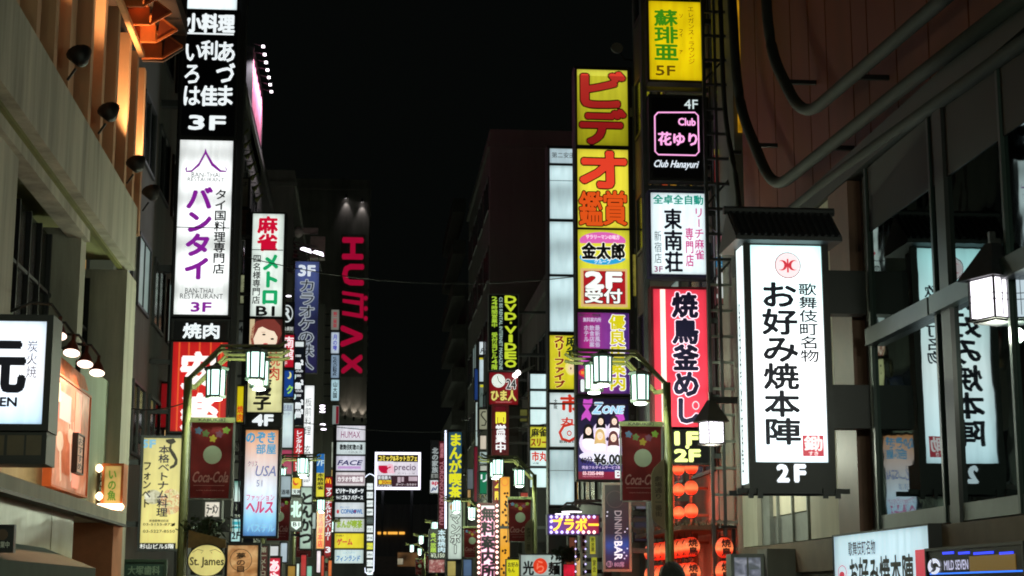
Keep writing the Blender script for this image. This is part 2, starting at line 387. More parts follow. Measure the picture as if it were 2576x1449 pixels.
# left side
building('dark tall building with small windows behind the leftmost stack of lit signs', -14, -4.95, 32.2, 46, 24, DARKW, (5, 3.2, 4.5, .5), (1, 5, 3.2, 4.5))
building('dark building carrying the glowing pink roof hoarding', -15, -4.9, 46.3, 84, 20.6, DARKW, (4, 3.2, 4, .5), (1, 9, 3.2, 4))
building('plain dark grey block standing behind the red and white mahjong sign', -12, -3.95, 86, 104, 22.9, GREYW, (4, 3.4, 5, .4), (1, 4, 3.4, 5))
building('low dim building behind the neon sign pylon on the left', -14, -4.2, 105, 128, 13, DARKW, (5, 3.2, 3, .5), None)
# the tall block with the red letters
hx0, hx1 = P(796, 800, 132).x, P(925, 800, 132).x; hh = P(860, 478, 132).z
H = building('tall windowless grey building with big red letters down its front', hx0-3, hx1, 132, 150, hh, GREYW, None, (1, 4, 3.6, 5))
def up(x): return x
HS = Sign('letter_board', 'tall grey wall panel with five big red letters lying on their side', 'sign', (855, 590, 916, 948), D=131.9, th=.05, fr=0, mat=M('letter_backing', c(112, 108, 104), .8), back=False, part='board')
RED = G(158, 8, 48, .9)
HS.text('H', (864, 600, 911, 650), RED, rot=1, bold=.075); HS.text('U', (864, 667, 912, 715), RED, rot=1, bold=.075)
HS.poly([(861,732),(915,740),(914,800),(906,800),(861,792),(861,782),(905,789),(905,768),(862,761),(862,752),(906,757),(906,748),(861,741)], RED, 'letter', 2)
for v in (750, 776, 801): HS.ell(920, v, 5, 6, RED, 'letter_dot', 2)
HS.text('Λ', (860, 822, 909, 870), RED, rot=1, bold=.075); HS.text('X', (862, 893, 908, 938), RED, rot=1, bold=.075)
def spot_light(name, label, loc, direction, energy, col=(1,1,1), size=60, r=.05, grp=None):
    t = thing(name, label, 'spotlight', loc, 0, grp); d = Vector(direction).normalized()
    R = d.to_track_quat('Z', 'Y').to_matrix()
    MB().lathe(loc, [(.04, -.3), (.08, -.25), (.1, 0), (.11, .02)], 10, R).build('housing', BLK, t, True)
    MB().lathe(Vector(loc), [(.09, .0), (.09, .025)], 10, R).build('lens', E(col, 6, sample=False), t)
    L = bpy.data.lights.new('lamp', 'SPOT'); L.energy = energy; L.color = col; L.spot_size = math.radians(size); L.spot_blend = .7; L.shadow_soft_size = r
    lo = bpy.data.objects.new('lamp', L); COL.objects.link(lo); lo.parent = t; lo.location = d*.06; lo.rotation_euler = (-d).to_track_quat('Z', 'Y').to_euler()
    return t
WARMW = (1, .86, .72)
for i, (u, v) in enumerate(((868, 1046), (890, 1050), (911, 1053))):
    p = P(u, v, 131.72); m_ = ('lower left', 'middle', 'lower right')[i]
    t = spot_light('uplight', f'{("left", "middle", "right")[i]} one of three small uplights below the red letters', p, (0, .25, 1), 45, WARMW, 60, grp='uplights below the red letters')
    MB().box((p.x-.03, p.y, p.z-.3), (p.x+.03, 132, p.z-.24)).build('arm', BLK, t)
for i, (u, v) in enumerate(((871, 498), (911, 508))):
    p = P(u, v, 131.72)
    t = spot_light('downlight', f'{("left", "right")[i]} one of two small downlights near the top of the tall block', p, (0, .25, -1), 40, (1, .9, .9), 60, grp='downlights above the red letters')
    MB().box((p.x-.03, p.y, p.z+.24), (p.x+.03, 132, p.z+.3)).build('arm', BLK, t)
# far block across the end of the street
fx0, fx1 = P(915, 1200, 235).x, P(1190, 1200, 235).x
FB = building('wide dark block closing the far end of the street', fx0-12, fx1+8, 235, 260, P(1050, 1285, 235).z, DARKW, (12, 4, 14, .6), None, lit=.0)
for u0, u1 in ((950, 972), (976, 1000), (1004, 1018)):
    a, b = P(u0, 1344, 234.9), P(u1, 1338, 234.9)
    MB().box((a.x, 234.85, a.z), (b.x, 234.98, b.z)).build('lit_window', E(c(255, 180, 70), 1.2, sample=False), FB)
a, b = P(1000, 1425, 234.9), P(1052, 1390, 234.9); MB().box((a.x, 234.85, a.z), (b.x, 234.98, b.z)).build('shop_window', E(c(140, 100, 60), .35, sample=False, scale=.5, var=.8), FB)
a, b = P(930, 1445, 234.9), P(1090, 1400, 234.9); MB().box((a.x, 234.9, a.z), (b.x, 234.99, b.z)).build('shop_front', M('shop_front_wall', c(130,120,105), .7), FB)
# right side
building('tall dark block whose bare front shows above the green and black video sign', P(1232, 600, 76).x, 12, 76, 92, P(1300, 372, 76).z, M('pale_old_render', c(96, 96, 88), .85, var=.25, scale=.6, streak=True), None, (-1, 4, 3.4, 6))
rb = building('dark apartment block with balconies beyond the black video sign', P(1172, 900, 112).x, 14, 112, 130, P(1200, 755, 112).z, M('darker_grey_render', c(70, 70, 66), .85, var=.3), (6, 3, 4, .55), None)  # plain dark grey render, a step darker than the other walls
for k in range(9):
    z = 4+k*3; MB().box((P(1172, 900, 112).x-.9, 113, z), (P(1172, 900, 112).x-.001, 129, z+1.0)).build('balcony', M('darker_grey_render', c(70, 70, 66), .85), rb)
building('low dark building behind the white panel sign column', 7.2, 15, 57, 75.7, 13.5, DARKW, (3, 3.2, 4, .5), (-1, 5, 3.2, 4))
building('grey building behind the yellow video sign tower', 6.55, 15, 42.4, 56.7, 14.2, GREYW, (6, 3.2, 4.2, .35), (-1, 4, 3.2, 4.2))
building('tall dark building behind the stack of club and restaurant signs', 7.0, 16, 32, 42, 27, DARKW, (5, 3.1, 4, .55), (-1, 3, 3.1, 4))
building('low dark building beyond the advice office sign', 6.9, 14, 93, 111.5, 9, DARKW, (4, 3.2, 4, .5), (-1, 5, 3.2, 4))
building('dim building far down the right side behind the blue and yellow sign', 9.0, 16, 131, 200, 15, DARKW, (4, 3.2, 4, .5), (-1, 8, 3.2, 4))
# ------------------------------------------------------------------ near left building
LB = thing('restaurant_building', 'pale concrete restaurant building with orange lit ribs on the left', 'building', (-7, 22, 0))
xb = -4.0
e = W(343, 600, xb).y                      # far end of the concrete band
zt = W(348, 527, xb).z; zb = W(343, 686, xb).z
for i in range(5):                          # band cast in lengths
    y0 = 10+(e-10)*i/5; y1 = 10+(e-10)*(i+1)/5-.012
    MB().box((-4.25, y0, zb), (xb, y1, zt)).build('concrete_band', CONC, LB)
MB().box((-5.2, 10, zb+.12), (-4.251, e-.3, zb+.3)).build('soffit', M('green_lit_soffit', c(150, 150, 96), .7, var=.2), LB)  # yellow-green light on the soffit put into its base colour
MB().box((-4.24, 10, zb-.05), (-4.16, e-.02, zb-.001)).build('drip_edge', M('olive_metal', c(110, 112, 50), .5), LB)
yf = W(228, 570, -4.22).y; zf = W(226, 609, -4.22).z
MB().box((-4.5, 10, zf), (-4.22, yf, zb-.051)).build('fascia', CONC, LB)
# deep wall with windows
MB().box((-5.6, 10, 0), (-5.2, e, zb+.119)).build('wall', DARKW, LB)
MB().box((-12, 10, 0), (-5.61, e, zt-.2)).build('building_core', DARKW, LB)
yp = W(36, 600, -4.3).y
MB().box((-5.19, 10, 2.9), (-4.3, yp, zf-.001)).build('pier', CONC, LB)
ya, yb2 = W(200, 700, -4.3).y, W(213, 700, -4.3).y
MB().box((-5.19, ya, 2.9), (-4.3, yb2, zb-.06)).build('column', CONC, LB)
yc, yd = W(311, 900, -4.08).y, W(335, 900, -4.08).y
MB().box((-5.19, yc, 0.1), (-4.08, yd, zb-.052)).build('corner_column', CONC, LB)
# dark glazing between
for (ua, ub, xg, n) in ((38, 198, -4.75, 7), (214, 262, -4.75, 3)):
    y0, y1 = W(ua, 700, -4.4).y, W(ub, 700, -4.4).y+.8
    y0 = max(y0, yp+.01); y1 = min(y1, yc-.02)
    for i in range(n):
        q0 = y0+(y1-y0)*i/n; q1 = y0+(y1-y0)*(i+1)/n-.05
        f = MB().box((xg-.05, q1, 4.6), (xg+.06, q1+.05, zf)).build('mullion', BLK, LB)
        MB().box((xg-.03, q0, 4.6), (xg, q1, zf)).build('window_pane', M('smoked_glass', c(30, 32, 28), .18, var=.6, scale=5, bump=.3), LB)
    for z in (5.25, 5.95):
        MB().box((xg+.001, y0, z), (xg+.05, y1-.06, z+.05)).build('transom', DKM, LB)
# lower wall, with the sloping stair parapet
zl = W(0, 1185, -4.25).z; 
y0, y1 = yp, yc-.02
pts = [(-4.3, y0, 2.9), (-4.3, y1, 2.9), (-4.3, y1, W(286, 970, -4.3).z), (-4.3, W(208, 920, -4.3).y, W(208, 915, -4.3).z), (-4.3, y0, 4.95)]
MB().prism(pts, (-.35, 0, 0)).build('parapet_wall', M('green_lit_concrete', c(150, 166, 140), .8, var=.3, scale=1.4, streak=True, bump=.2), LB)  # concrete under green light, the tint put into the base colour
# ribbed upper storey, flush with the band
xr = -4.42; ztp = 10.98
MB().box((-12, 10, zt-.19), (xr, e-.2, ztp)).build('upper_wall', ORW, LB)
for y in [29.25, 28.3, 27.35, 26.05, 24.75, 23.65, 22.0, 20.95, 19.8, 18.6, 17.4, 16.2]:
    MB().box((xr+.001, y-.12, zt-.3), (-4.08, y+.1, ztp-.01)).build('rib', ORW, LB)
for y, y2 in ((28.4, 29.1), (25.0, 25.9), (22.2, 23.4), (20.0, 20.8)):
    MB().box((xr+.002, y, zt-.3), (xr+.14, y2, ztp-.02)).build('rib_panel', ORW, LB)
RUST = M('orange_painted_steel', c(206, 112, 56), .5, var=.2)
DKR = M('dark_roof_steel', c(60, 46, 40), .6, var=.2)
SB = thing('stepped_cornice', 'orange triangular steel brackets stepping along the top of the orange ribbed wall', 'cornice', (-4, e, 10.9))
for i in range(16):
    y = e + .25 - i*.88; z = ztp
    MB().box((-4.07, y-.08, z-.0), (-3.72, y, z+.3)).build('bracket_box', RUST, SB)
    MB().box((-4.07, y-.55, z+.3), (-3.74, y, z+.34)).build('bracket_shelf', RUST, SB)
    A, B, C = Vector((-3.7, y-.04, z+.02)), Vector((-3.36, y-.04, z+.24)), Vector((-3.66, y-.04, z+.46))
    t = MB().prism([A, B, C], (0, .03, 0)).build('bracket_wedge', M('shaded_orange_steel', c(150, 66, 32), .6), SB)  # darker copy of the orange steel, shade put into the colour
    q = MB(); q.bar(A, B, .018); q.bar(B, C, .014); q.bar((-4.07, y-.04, z), A, .018); q.build('wedge_edge', RUST, SB)
MB().box((-5, 12, ztp+.47), (-3.3, e+.35, ztp+.75)).build('roof_slab', DKR, SB)
MB().prism([(-4.07, e+.3, ztp-.02), (-3.7, e+.3, ztp-.02), (-3.32, e+.3, ztp+.25), (-3.32, e+.3, ztp+1.6), (-4.07, e+.3, ztp+2.4)], (0, .06, 0)).build('end_plate', DKR, SB)
MB().bar((-4.02, e-.1, ztp-.05), (-4.02, 12, ztp-.05), .045).build('cornice_rail', M('pale_orange_rail', c(230, 170, 120), .5), SB)
# floodlights on the parapet band
for i, (u, v) in enumerate(((0, 0),)*4):
    y = (21.35, 23.95, 26.95, 28.95)[i]
    tx = ('nearest', 'second', 'third', 'farthest')[i]
    o = Vector((-3.99, y, zt+.08))
    t = thing('floodlight', f'{tx} black cowled floodlight standing on the concrete band', 'floodlight', o, 0, 'floodlights along the concrete band')
    MB().bar(o, o+Vector((.1, 0, .16)), .014).build('stem', BLK, t)
    R = Vector((-.35, .35, .9)).normalized().to_track_quat('Z', 'Y').to_matrix()
    q = o+Vector((.16, 0, .3))
    MB().lathe(q, [(.03, -.1), (.08, -.08), (.12, 0), (.17, .1), (.165, .105), (.11, .0), (.02, -.06)], 14, R).build('hood', BLK, t, True)
    L = bpy.data.lights.new('lamp', 'SPOT'); L.energy = 900; L.color = (1, .6, .28); L.spot_size = math.radians(46); L.spot_blend = .9; L.shadow_soft_size = .06
    lo = bpy.data.objects.new('lamp', L); COL.objects.link(lo); lo.parent = t; lo.location = q-o+R@Vector((0,0,.1)); d = Vector((-.12, .12, 1)); lo.rotation_euler = (-d).to_track_quat('Z', 'Y').to_euler()
# warm gooseneck lamps over the restaurant front
def shade_lamp(label, p, warm, energy, grp, r=.115, tilt=0):
    t = thing('wall_lamp', label, 'lamp', p, 0, grp); p = Vector(p)
    R = Vector((tilt, .42, 1)).normalized().to_track_quat('Z', 'Y').to_matrix()
    MB().lathe(p, [(r, 0), (r*.95, .02), (r*.55, .13), (r*.22, .19), (r*.22, .28)], 16, R).build('shade', M('copper_shade', c(110, 50, 40), .4, .3), t, True)
    MB().lathe(p, [(r*.93, -.004), (r*.93, .004)], 16, R).build('diffuser', E(warm, 3.2, sample=False), t)
    MB().tube([p+R@Vector((0,0,.28)), p+Vector((-.1,0,.4)), p+Vector((-.35,0,.42)), p+Vector((-.6,0,.3))], .02, 6).build('gooseneck', BLK, t)
    L = bpy.data.lights.new('lamp', 'SPOT'); L.energy = energy; L.color = (1, .5, .24); L.spot_size = 2.6; L.spot_blend = .8; L.shadow_soft_size = .1
    lo = bpy.data.objects.new('lamp', L); COL.objects.link(lo); lo.parent = t; lo.location = R@Vector((0,0,-.03)); d = R@Vector((0,0,-1)); lo.rotation_euler = (-d).to_track_quat('Z', 'Y').to_euler()
for i, (u, v) in enumerate(((146, 845), (180, 888), (214, 916), (244, 938))):
    shade_lamp(f'{("nearest", "second", "third", "farthest")[i]} dark red shaded lamp over the orange restaurant front', W(u, v, -3.85), c(255, 225, 205), 150, 'shaded lamps over the restaurant front')
# warm translucent hanging panel with spoon and fork
S = Sign('lit_sign', 'tall orange lit panel printed with a white spoon and fork', 'sign', (132, 965, 222, 1235), X=-4.12, th=.1, fr=.03, frame=RUST,
         mat=E(c(200, 120, 80), .78, var=.35, scale=1.5, blot=(2.2, [c(150, 66, 36), c(196, 100, 60), c(214, 130, 92), c(236, 176, 140)])))
CRM = G(222, 190, 160, .8)
S.poly([(130,880),(150,895),(212,948),(222,985),(200,975),(165,950),(140,935),(131,960)], M('orange_drape', c(226, 120, 60), .8, var=.4, scale=5), 'drape', 1)
S.poly([(133,960),(150,962),(152,1010),(134,1012)], G(255, 236, 190, 1.4), 'painted_hot_spot', 2)  # glowing patch painted on the panel as a hot spot of light
S.ell(150, 1110, 9, 26, CRM); S.line([(150, 1130), (151, 1210)], 4, CRM); S.line([(176, 1098), (177, 1210)], 4, CRM); S.ell(177, 1098, 7, 20, CRM)
for k in (-6, 0, 6): S.line([(177+k, 1062), (177+k, 1095)], 2, CRM)
S.plate((150, 990, 178, 1060), G(215, 205, 200, .8)); S.plate((185, 985, 200, 1230), G(250, 150, 120, .9)); S.plate((134, 1010, 148, 1058), G(215, 90, 50, .8))
S = Sign('narrow_menu_sign', 'narrow dark framed vertical menu sign on the orange panel front', 'sign', (192, 1095, 208, 1190), X=-4.0, th=.06, fr=.02, st=.45, col=c(220, 170, 140)); S.text('おすすめ', (194, 1100, 206, 1185), INK, True)
# bulb-edged sign box
S = Sign('bulb_sign_box', 'yellow green lit box sign edged with bright bulbs by the orange pillar', 'sign', (262, 1172, 304, 1268), D=27.2, th=.45, fr=.04, frame=RUST, mat=E(c(226, 190, 110), .75, var=.5, scale=3))
S.text('いの魚', (272, 1180, 292, 1260), G(90, 140, 40, .7), True, .05)
S.text('よろこび', (250, 1178, 261, 1262), INK, True)
B1 = E(c(255, 214, 170), 5, sample=False)
for i in range(9):
    a, b = S.loc(250+i*7, 1277); MB().lathe((a, -.08, b), [(.01,-.05),(.045,-.02),(.05,.02),(.02,.06)], 8).build('bulb', B1, S.root, rel=False)
for v in (1180, 1250):
    a, b = S.loc(252, v); MB().lathe((a, -.1, b), [(.01,-.06),(.055,-.02),(.06,.02),(.02,.07)], 8).build('bulb', B1, S.root, rel=False)
L = bpy.data.lights.new('lamp', 'POINT'); L.energy = 140; L.color = (1, .45, .2); L.shadow_soft_size = .2
lo = bpy.data.objects.new('lamp', L); COL.objects.link(lo); lo.parent = S.root; lo.location = (-.3, -.3, -.25)
yq = W(245, 1300, -4.1).y
MB().box((-5.0, yq, .08), (-3.85, yq+1.0, W(262, 1282, -4).z)).build('orange_pillar', M('orange_render', c(200, 130, 90), .7, var=.2), LB)
# canopy ledge and the tiled wall below it
m = MB(); 
z1_ = W(0, 1187, -3.75).z
MB().box((-4.6, 12, z1_-.16), (-3.75, 26.8, z1_)).build('canopy', CONC2, LB)
MB().box((-3.9, 12, z1_-.2), (-3.74, 26.85, z1_-.161)).build('canopy_trim', BLK, LB)
xt = -3.95
for r in range(3):
    for i in range(8):
        y = 12+i*1.6; zz = .1+r*.92+.9
        if i > 6: continue
        MB().box((-4.3, y, zz-.9), (xt+random.uniform(-.004,.004), y+1.585, zz+.005)).build('wall_tile', TILE, LB)
MB().box((-4.5, 12, .08), (-4.31, 24, 3.1)).build('backing_wall', DARKW, LB)
for (ua, ub, va) in ((0, 210, 1400),):
    a = W(0, 1385, -3.5); b = W(200, 1418, -3.5)
    aw = thing('shop_awning', 'dark green shop awning at the lower left below the tiled wall', 'awning', (-3.7, 18, 2.2))
    MB().prism([(-3.94, 13, a.z+.15), (-3.3, 13, a.z-.1), (-3.3, 13, a.z-.35), (-3.94, 13, a.z-.3)], (0, b.y-13, 0)).build('canvas', M('green_canvas', c(58, 80, 66), .8, var=.2), aw)
# near left white sign with the big black character
S = Sign('lantern_box_sign', 'large white lit sign at the left edge with one big brushed character', 'sign', (-160, 807, 112, 1066), D=17.5, th=.5, fr=.07, st=1.9, wall=-4.9, mat=E(c(215, 238, 255), 1.5, stops=[(0, c(190, 225, 252)), (.5, c(248, 250, 255)), (1.08, c(225, 240, 255))], var=.05))
K = NAVY
S.text('元', (-66, 862, 62, 985), K, bold=.07); S.text('炭火焼', (68, 855, 94, 952), M('plum_print', c(120, 70, 120), .6), True, .0)
S.text('GEN', (-27, 1000, 42, 1022), K, bold=.06)
S = Sign('lower_box_light', 'dim dark box light with two brown panes under the big white sign', 'sign', (-60, 1085, 105, 1155), D=17.55, th=.5, fr=.05, mat=M('unlit_black_panel', c(18, 18, 16), .4), back=False)
for q in ((18, 1095, 60, 1145), (66, 1095, 106, 1145), (-34, 1095, 10, 1145)): S.plate(q, M('brown_acrylic', c(92, 76, 52), .4), 'pane')
S = Sign('hand_banner', 'small dark painted board with white print at the lower left edge', 'sign', (-20, 1325, 30, 1385), D=16, th=.08, fr=.02, mat=BLK, back=False)
S.ell(6, 1345, 14, 14, M('brown_print', c(90, 66, 50), .6)); S.text('営業中', (-10, 1362, 24, 1378), TXW)
# ------------------------------------------------------------------ near right building
RB = thing('glass_fronted_building', 'near building on the right with brown cladding above tall dark glass', 'building', (9, 20, 0))
XR = 6.3
ye = W(1866, 1300, XR).y
zs = W(1873, 1377, XR).z                       # ledge over the ground floor
zc = 6.95                                      # underside of the cladding
MB().box((XR+.5, 8, zs), (16, ye-.02, 16)).build('building_core', DARKW, RB)
MB().box((XR-.05, 8, zs-.45), (XR+.5, ye, zs-.02)).build('ledge', M('dull_brown_render', c(96, 80, 62), .7, var=.3), RB)
MB().box((XR+.05, 8, .08), (XR+.5, ye, zs-.451)).build('ground_floor', DARKW, RB)
for (ua, ub, mat, dx, nm) in ((1866, 1902, CONC2, .0, 'pilaster'), (1904, 1924, GRYM, .06, 'pilaster'), (2036, 2114, CONC2, 0, 'pilaster'), (2116, 2168, M('brown_tile_pier', c(110, 76, 62), .5, var=.2), -.05, 'brown_pier'), (2172, 2202, BLK, .1, 'dark_pier')):
    MB().box((XR+dx, W(ub, 1200, XR).y, zs+.001), (XR+.5, W(ua, 1200, XR).y-.006, zc-.01)).build(nm, mat, RB)
us = [1926, 1958, 1995, 2034]
for i in range(3):
    y1 = W(us[i], 1200, XR+.12).y; y0 = W(us[i+1], 1200, XR+.12).y
    for (za, zb_, mm) in ((zs+.01, zs+.42, GRYM), (zs+.44, zs+2.2, WPAN), (zs+2.22, zc-.02, WPAN)):
        MB().box((XR+.12, y0+.03, za), (XR+.5, y1-.03, zb_)).build('wall_panel', mm, RB)
    MB().box((XR+.08, y0-.028, zs+.01), (XR+.4, y0+.028, zc-.02)).build('panel_joint', GRYM, RB)
# glass
uy = [2204, 2372, 2560, 2800]
ys = [W(u, 1100, XR).y for u in uy]
zg = W(2267, 1289, XR).z; zt1, zt0 = W(2202, 826, XR).z, W(2202, 868, XR).z
for i in range(3):
    for (za, zb_) in ((zg+.001, zt0), (zt1, zc-.02)):
        MB().box((XR+.02, ys[i+1]+.03, za), (XR+.035, ys[i]-.03, min(zb_, 6.1))).build('window_pane', MIR, RB)
    MB().box((XR-.02, ys[i]-.028, zs+.001), (XR+.1, ys[i]+.028, zc-.02)).build('mullion', M('teal_grey_mullion', c(42, 54, 52), .4, .3), RB)
    MB().box((XR+.01, ys[i+1]+.03, 6.101), (XR+.035, ys[i]-.03, zc-.02)).build('added_dark_panel', M('added_panel_black', c(9, 9, 11), .6), RB)  # dark panel added to hide reflected signs in the upper glass
    MB().box((XR+.036, ys[i+1]+.03, zg), (XR+.2, ys[i]-.03, zc-.02)).build('back_wall', BLK, RB)
    MB().box((XR+.005, ys[i+1]+.03, zs+.002), (XR+.2, ys[i]-.03, zg)).build('sill_panel', M('slate_panel', c(70, 80, 80), .35), RB)
    MB().box((XR-.1, ys[i+1]+.03, zt0), (XR+.05, ys[i]-.03, zt1)).build('transom', M('teal_grey_mullion', c(42, 54, 52), .4), RB)
MB().box((XR-.03, W(2385, 1100, XR).y-.32, zg-.3), (XR+.1, W(2385, 1100, XR).y-.05, zc-.03)).build('inner_post', BLK, RB)
# head beam and brown cladding panels
MB().box((XR-.06, 8, zc-.0), (XR+.5, ye, zc+.32)).build('head_beam', M('slate_green_beam', c(36, 42, 40), .5), RB)
seam = [1866, 1905, 1950, 1995, 2040, 2085, 2150, 2190, 2262, 2345, 2450, 2540, 2680, 2860]
for i in range(len(seam)-1):
    y1 = W(seam[i], 300, XR+.25).y; y0 = W(seam[i+1], 300, XR+.25).y
    MB().box((XR+.25, y0+.02, zc+.321), (XR+.5, y1-.02, 14.2)).build('cladding_panel', BROWNW, RB)
    MB().box((XR+.3, y0-.018, zc+.321), (XR+.5, y0+.018, 14.2)).build('seam', BLK, RB)
# big bent pipes in front of the cladding
HP = M('dull_green_pipe', c(30, 36, 32), .8, 0, var=.2)
def bend(pts, n=7):
    out = [pts[0]]
    for i in range(1, len(pts)-1):
        a, b, d = Vector(pts[i-1]), Vector(pts[i]), Vector(pts[i+1]); r = min((a-b).length, (d-b).length, 1.1)*.8
        p, q = b+(a-b).normalized()*r, b+(d-b).normalized()*r
        for k in range(n+1): t = k/n; out.append(tuple(p*(1-t)**2+b*2*t*(1-t)+q*t*t))
    return out+[pts[-1]]
pp = [[(1925, -60), (1932, 120), (2020, 300), (2300, 60), (2440, -60)], [(1838, -60), (1856, 260), (1945, 480), (2260, 230), (2600, -30)],
      [(1905, 830), (1905, 600), (2090, 450), (2576, 105), (2700, 20)], [(1810, -60), (1822, 300), (1858, 470), (1866, 620)]]
for i, q in enumerate(pp):
    pts = [tuple(W(u, v, XR-.22+.1*i)) for u, v in q]
    t = thing('bent_pipe', ('thick dull green pipe bending up in front of the brown cladding, uppermost', 'long dull green pipe with the widest bend in front of the brown cladding', 'lowest dull green pipe running along above the glass front', 'thin dark pipe rising left of the brown cladding')[i], 'pipe', pts[0], 0, 'pipes in front of the brown cladding')
    MB().tube(bend(pts), (.085, .085, .08, .045)[i], 10).build('pipe', HP, t, True)
    for k in (1, 2): m = MB(); a = Vector(pts[k+1])*.5+Vector(pts[k])*.5 if k+1 < len(pts) else Vector(pts[k]); m.box((a.x, a.y-.03, a.z-.03), (XR+.26, a.y+.03, a.z+.03)); m.build('strut', BLK, t)
# golden light strips of a lift shaft behind
ls = thing('lift_shaft', 'dark lift shaft with tall golden strips of light behind the pipes', 'lift shaft', (7.6, 30, 0))
a, b = P(1850, 360, 30), P(1935, 0, 30)
MB().box((a.x, 30.1, .08), (b.x+.3, 31.9, 15)).build('shaft', DARKW, ls)
for u, w_, st_ in ((1862, 5, .35), (1876, 3, .15), (1888, 7, .3), (1903, 4, .22), (1915, 6, .12)):
    p, q = P(u-w_/2, 330, 30.0), P(u+w_/2, -20, 30.0)
    MB().box((p.x, 30.02, p.z), (q.x, 30.099, q.z)).build('light_strip', E(c(236, 170, 30), st_*1.2, var=.9, scale=2, sample=False), ls)
# steel stair / sign frame between the buildings
SF = thing('steel_sign_frame', 'dark steel lattice frame with ladder rungs between the stacked signs and the roofed sign', 'frame', (7, 31, 0))
x0, x1 = P(1787, 900, 30.6).x, P(1856, 900, 30.6).x
m = MB()
for x in (x0, x0+.22, x1): MB().box((x-.03, 30.6, .08), (x+.03, 30.68, 15)).build('upright', DKM, SF)
for k in range(26):
    z = 1.9+k*.5; MB().box((x0+.031, 30.61, z), (x1-.031, 30.67, z+.05)).build('rung', GRYM if k < 12 else DKM, SF)
for z in (9.0, 7.4, 11.5): MB().bar((x0, 30.75, z), (x1, 30.75, z+.6), .02).build('brace', DKM, SF)
S = Sign('colour_sign_behind_frame', 'partly hidden sign with blue and white lettering behind the steel frame', 'sign', (1801, 592, 1852, 765), D=31.4, th=.1, fr=.02, st=.45, col=c(150, 150, 140), back=False)
S.plate((1801, 592, 1852, 615), G(120, 70, 80, .8)); S.text('焼鳥', (1803, 618, 1850, 645), G(190, 190, 190, .8), bold=.04); S.plate((1801, 648, 1852, 672), G(40, 110, 150, .9)); S.text('ビール', (1805, 653, 1848, 668), G(170, 210, 220), lay=3)
S.plate((1801, 676, 1852, 765), G(84, 50, 46)); S.text('生中', (1804, 688, 1850, 750), G(200, 205, 205, .8), bold=.08)
for v0, v1, cc in ((330, 352, c(180, 60, 40)), (354, 362, c(170, 190, 60)), (376, 400, c(120, 140, 40)), (402, 460, c(190, 50, 45))):
    pass
S = Sign('red_neon_board', 'small red and yellow lit board high up behind the steel frame', 'sign', (1797, 376, 1822, 462), D=31.5, th=.1, fr=.02, mat=E(c(190, 50, 45), .7), back=False); S.plate((1797, 376, 1822, 390), G(190, 200, 60, .7)); S.plate((1815, 425, 1822, 450), G(190, 190, 60, .7))
S = Sign('small_red_board', 'tiny red and green lit board high behind the steel frame', 'sign', (1797, 207, 1818, 262), D=31.5, th=.1, fr=.02, mat=E(c(120, 40, 30), .6), back=False); S.plate((1797, 228, 1818, 235), G(170, 190, 70, .8)); S.plate((1797, 250, 1818, 254), G(170, 190, 70, .6))
# ------------------------------------------------------------------ the roofed box sign
S = Sign('roofed_box_sign', 'big white lit box sign with a small black tiled roof hanging at the right', 'sign', (1893, 618, 2074, 1163), D=20, th=.43, fr=0, mat=E(c(218, 244, 248), 2.5, stops=[(0, c(225, 246, 255)), (1.2, c(255, 255, 255)), (2.62, c(190, 236, 236))], var=.04), back=False)
O = S
m = MB(); W2, Hh = S.w/2, S.h
zb_ = S.loc(1980, 1236)[1]; fl = .085
for x in (-W2-fl, W2): m.box((x, -.03, zb_), (x+fl, .0119, Hh+.05))
m.box((-W2, -.03, zb_), (W2, .0119, -.001)); m.box((-W2, -.03, Hh), (W2, .0119, Hh+.05)); m.build('front_frame', BLK, S.root)
MB().box((-W2-fl+.012, .0121, zb_), (W2+fl, .43, -.001)).build('base_box', BLK, S.root)
# left side lit panel
MB().box((-W2-fl-.004, .06, zb_+.1), (-W2-fl+.011, .38, Hh)).build('side_panel', E(c(225, 240, 240), 1.5, sample=False), S.root)
MB().box((-W2-fl-.01, .38, zb_), (-W2-fl+.02, .44, Hh+.05)).build('corner_post', BLK, S.root)
side = Sign.__new__(Sign); side.root = S.root
TXT.append(dict(t='OKONOMIYAKI HONJIN', box=(0, 0, .11, S.h-.6), mat=NAVY, vert=False, bold=.05, shear=0, y=0, par=S.root, rot=1, name='side_lettering', side=(-W2-fl-.006, .33, .11, zb_+.25, Hh-.35)))
m = MB(); m.box((-W2-fl-.16, -.06, zb_-.03), (W2+fl+.16, .0, zb_+.03)); m.box((-W2-fl-.16, .4, zb_-.03), (W2+fl+.16, .46, zb_+.03))
for x in (-W2-fl-.03, -W2-.0, W2-.1, W2+fl-.03): m.box((x, -.1, zb_-.09), (x+.06, -.061, zb_+.03))
m.build('base_rail', BLK, S.root)
# roof
zr0, zr1 = S.loc(1980, 606)[1], S.loc(1980, 527)[1]; xe0, xe1 = -W2-.24, W2+.2
m = MB(); ym = .2
m.prism([(xe0, -.28, zr0), (xe0, ym, zr1), (xe0, .7, zr0), (xe0, .7, zr0-.05), (xe0, -.28, zr0-.05)], (xe1-xe0, 0, 0)); m.build('roof', ROOF, S.root)
for i in range(16):
    x = xe0+.04+(xe1-xe0-.08)*i/15
    MB().tube([(x, -.29, zr0+.01), (x, ym-.02, zr1+.005)], .022, 6).build('roof_tile', ROOF, S.root)
MB().tube([(xe0-.04, ym, zr1+.02), (xe1+.04, ym, zr1+.02)], .055, 8).build('ridge', ROOF, S.root)
lx = XR - S.base.x
for va, vb in ((676, 785), (965, 1075)):
    za, z_b = S.loc(2100, vb)[1], S.loc(2100, va)[1]; MB().box((W2+fl, .1, za), (lx, .36, z_b)).build('mounting_box', BLK, S.root)
RD = M('crest_red', c(200, 40, 60), .6)
REDL = G(206, 52, 66, 1.0)
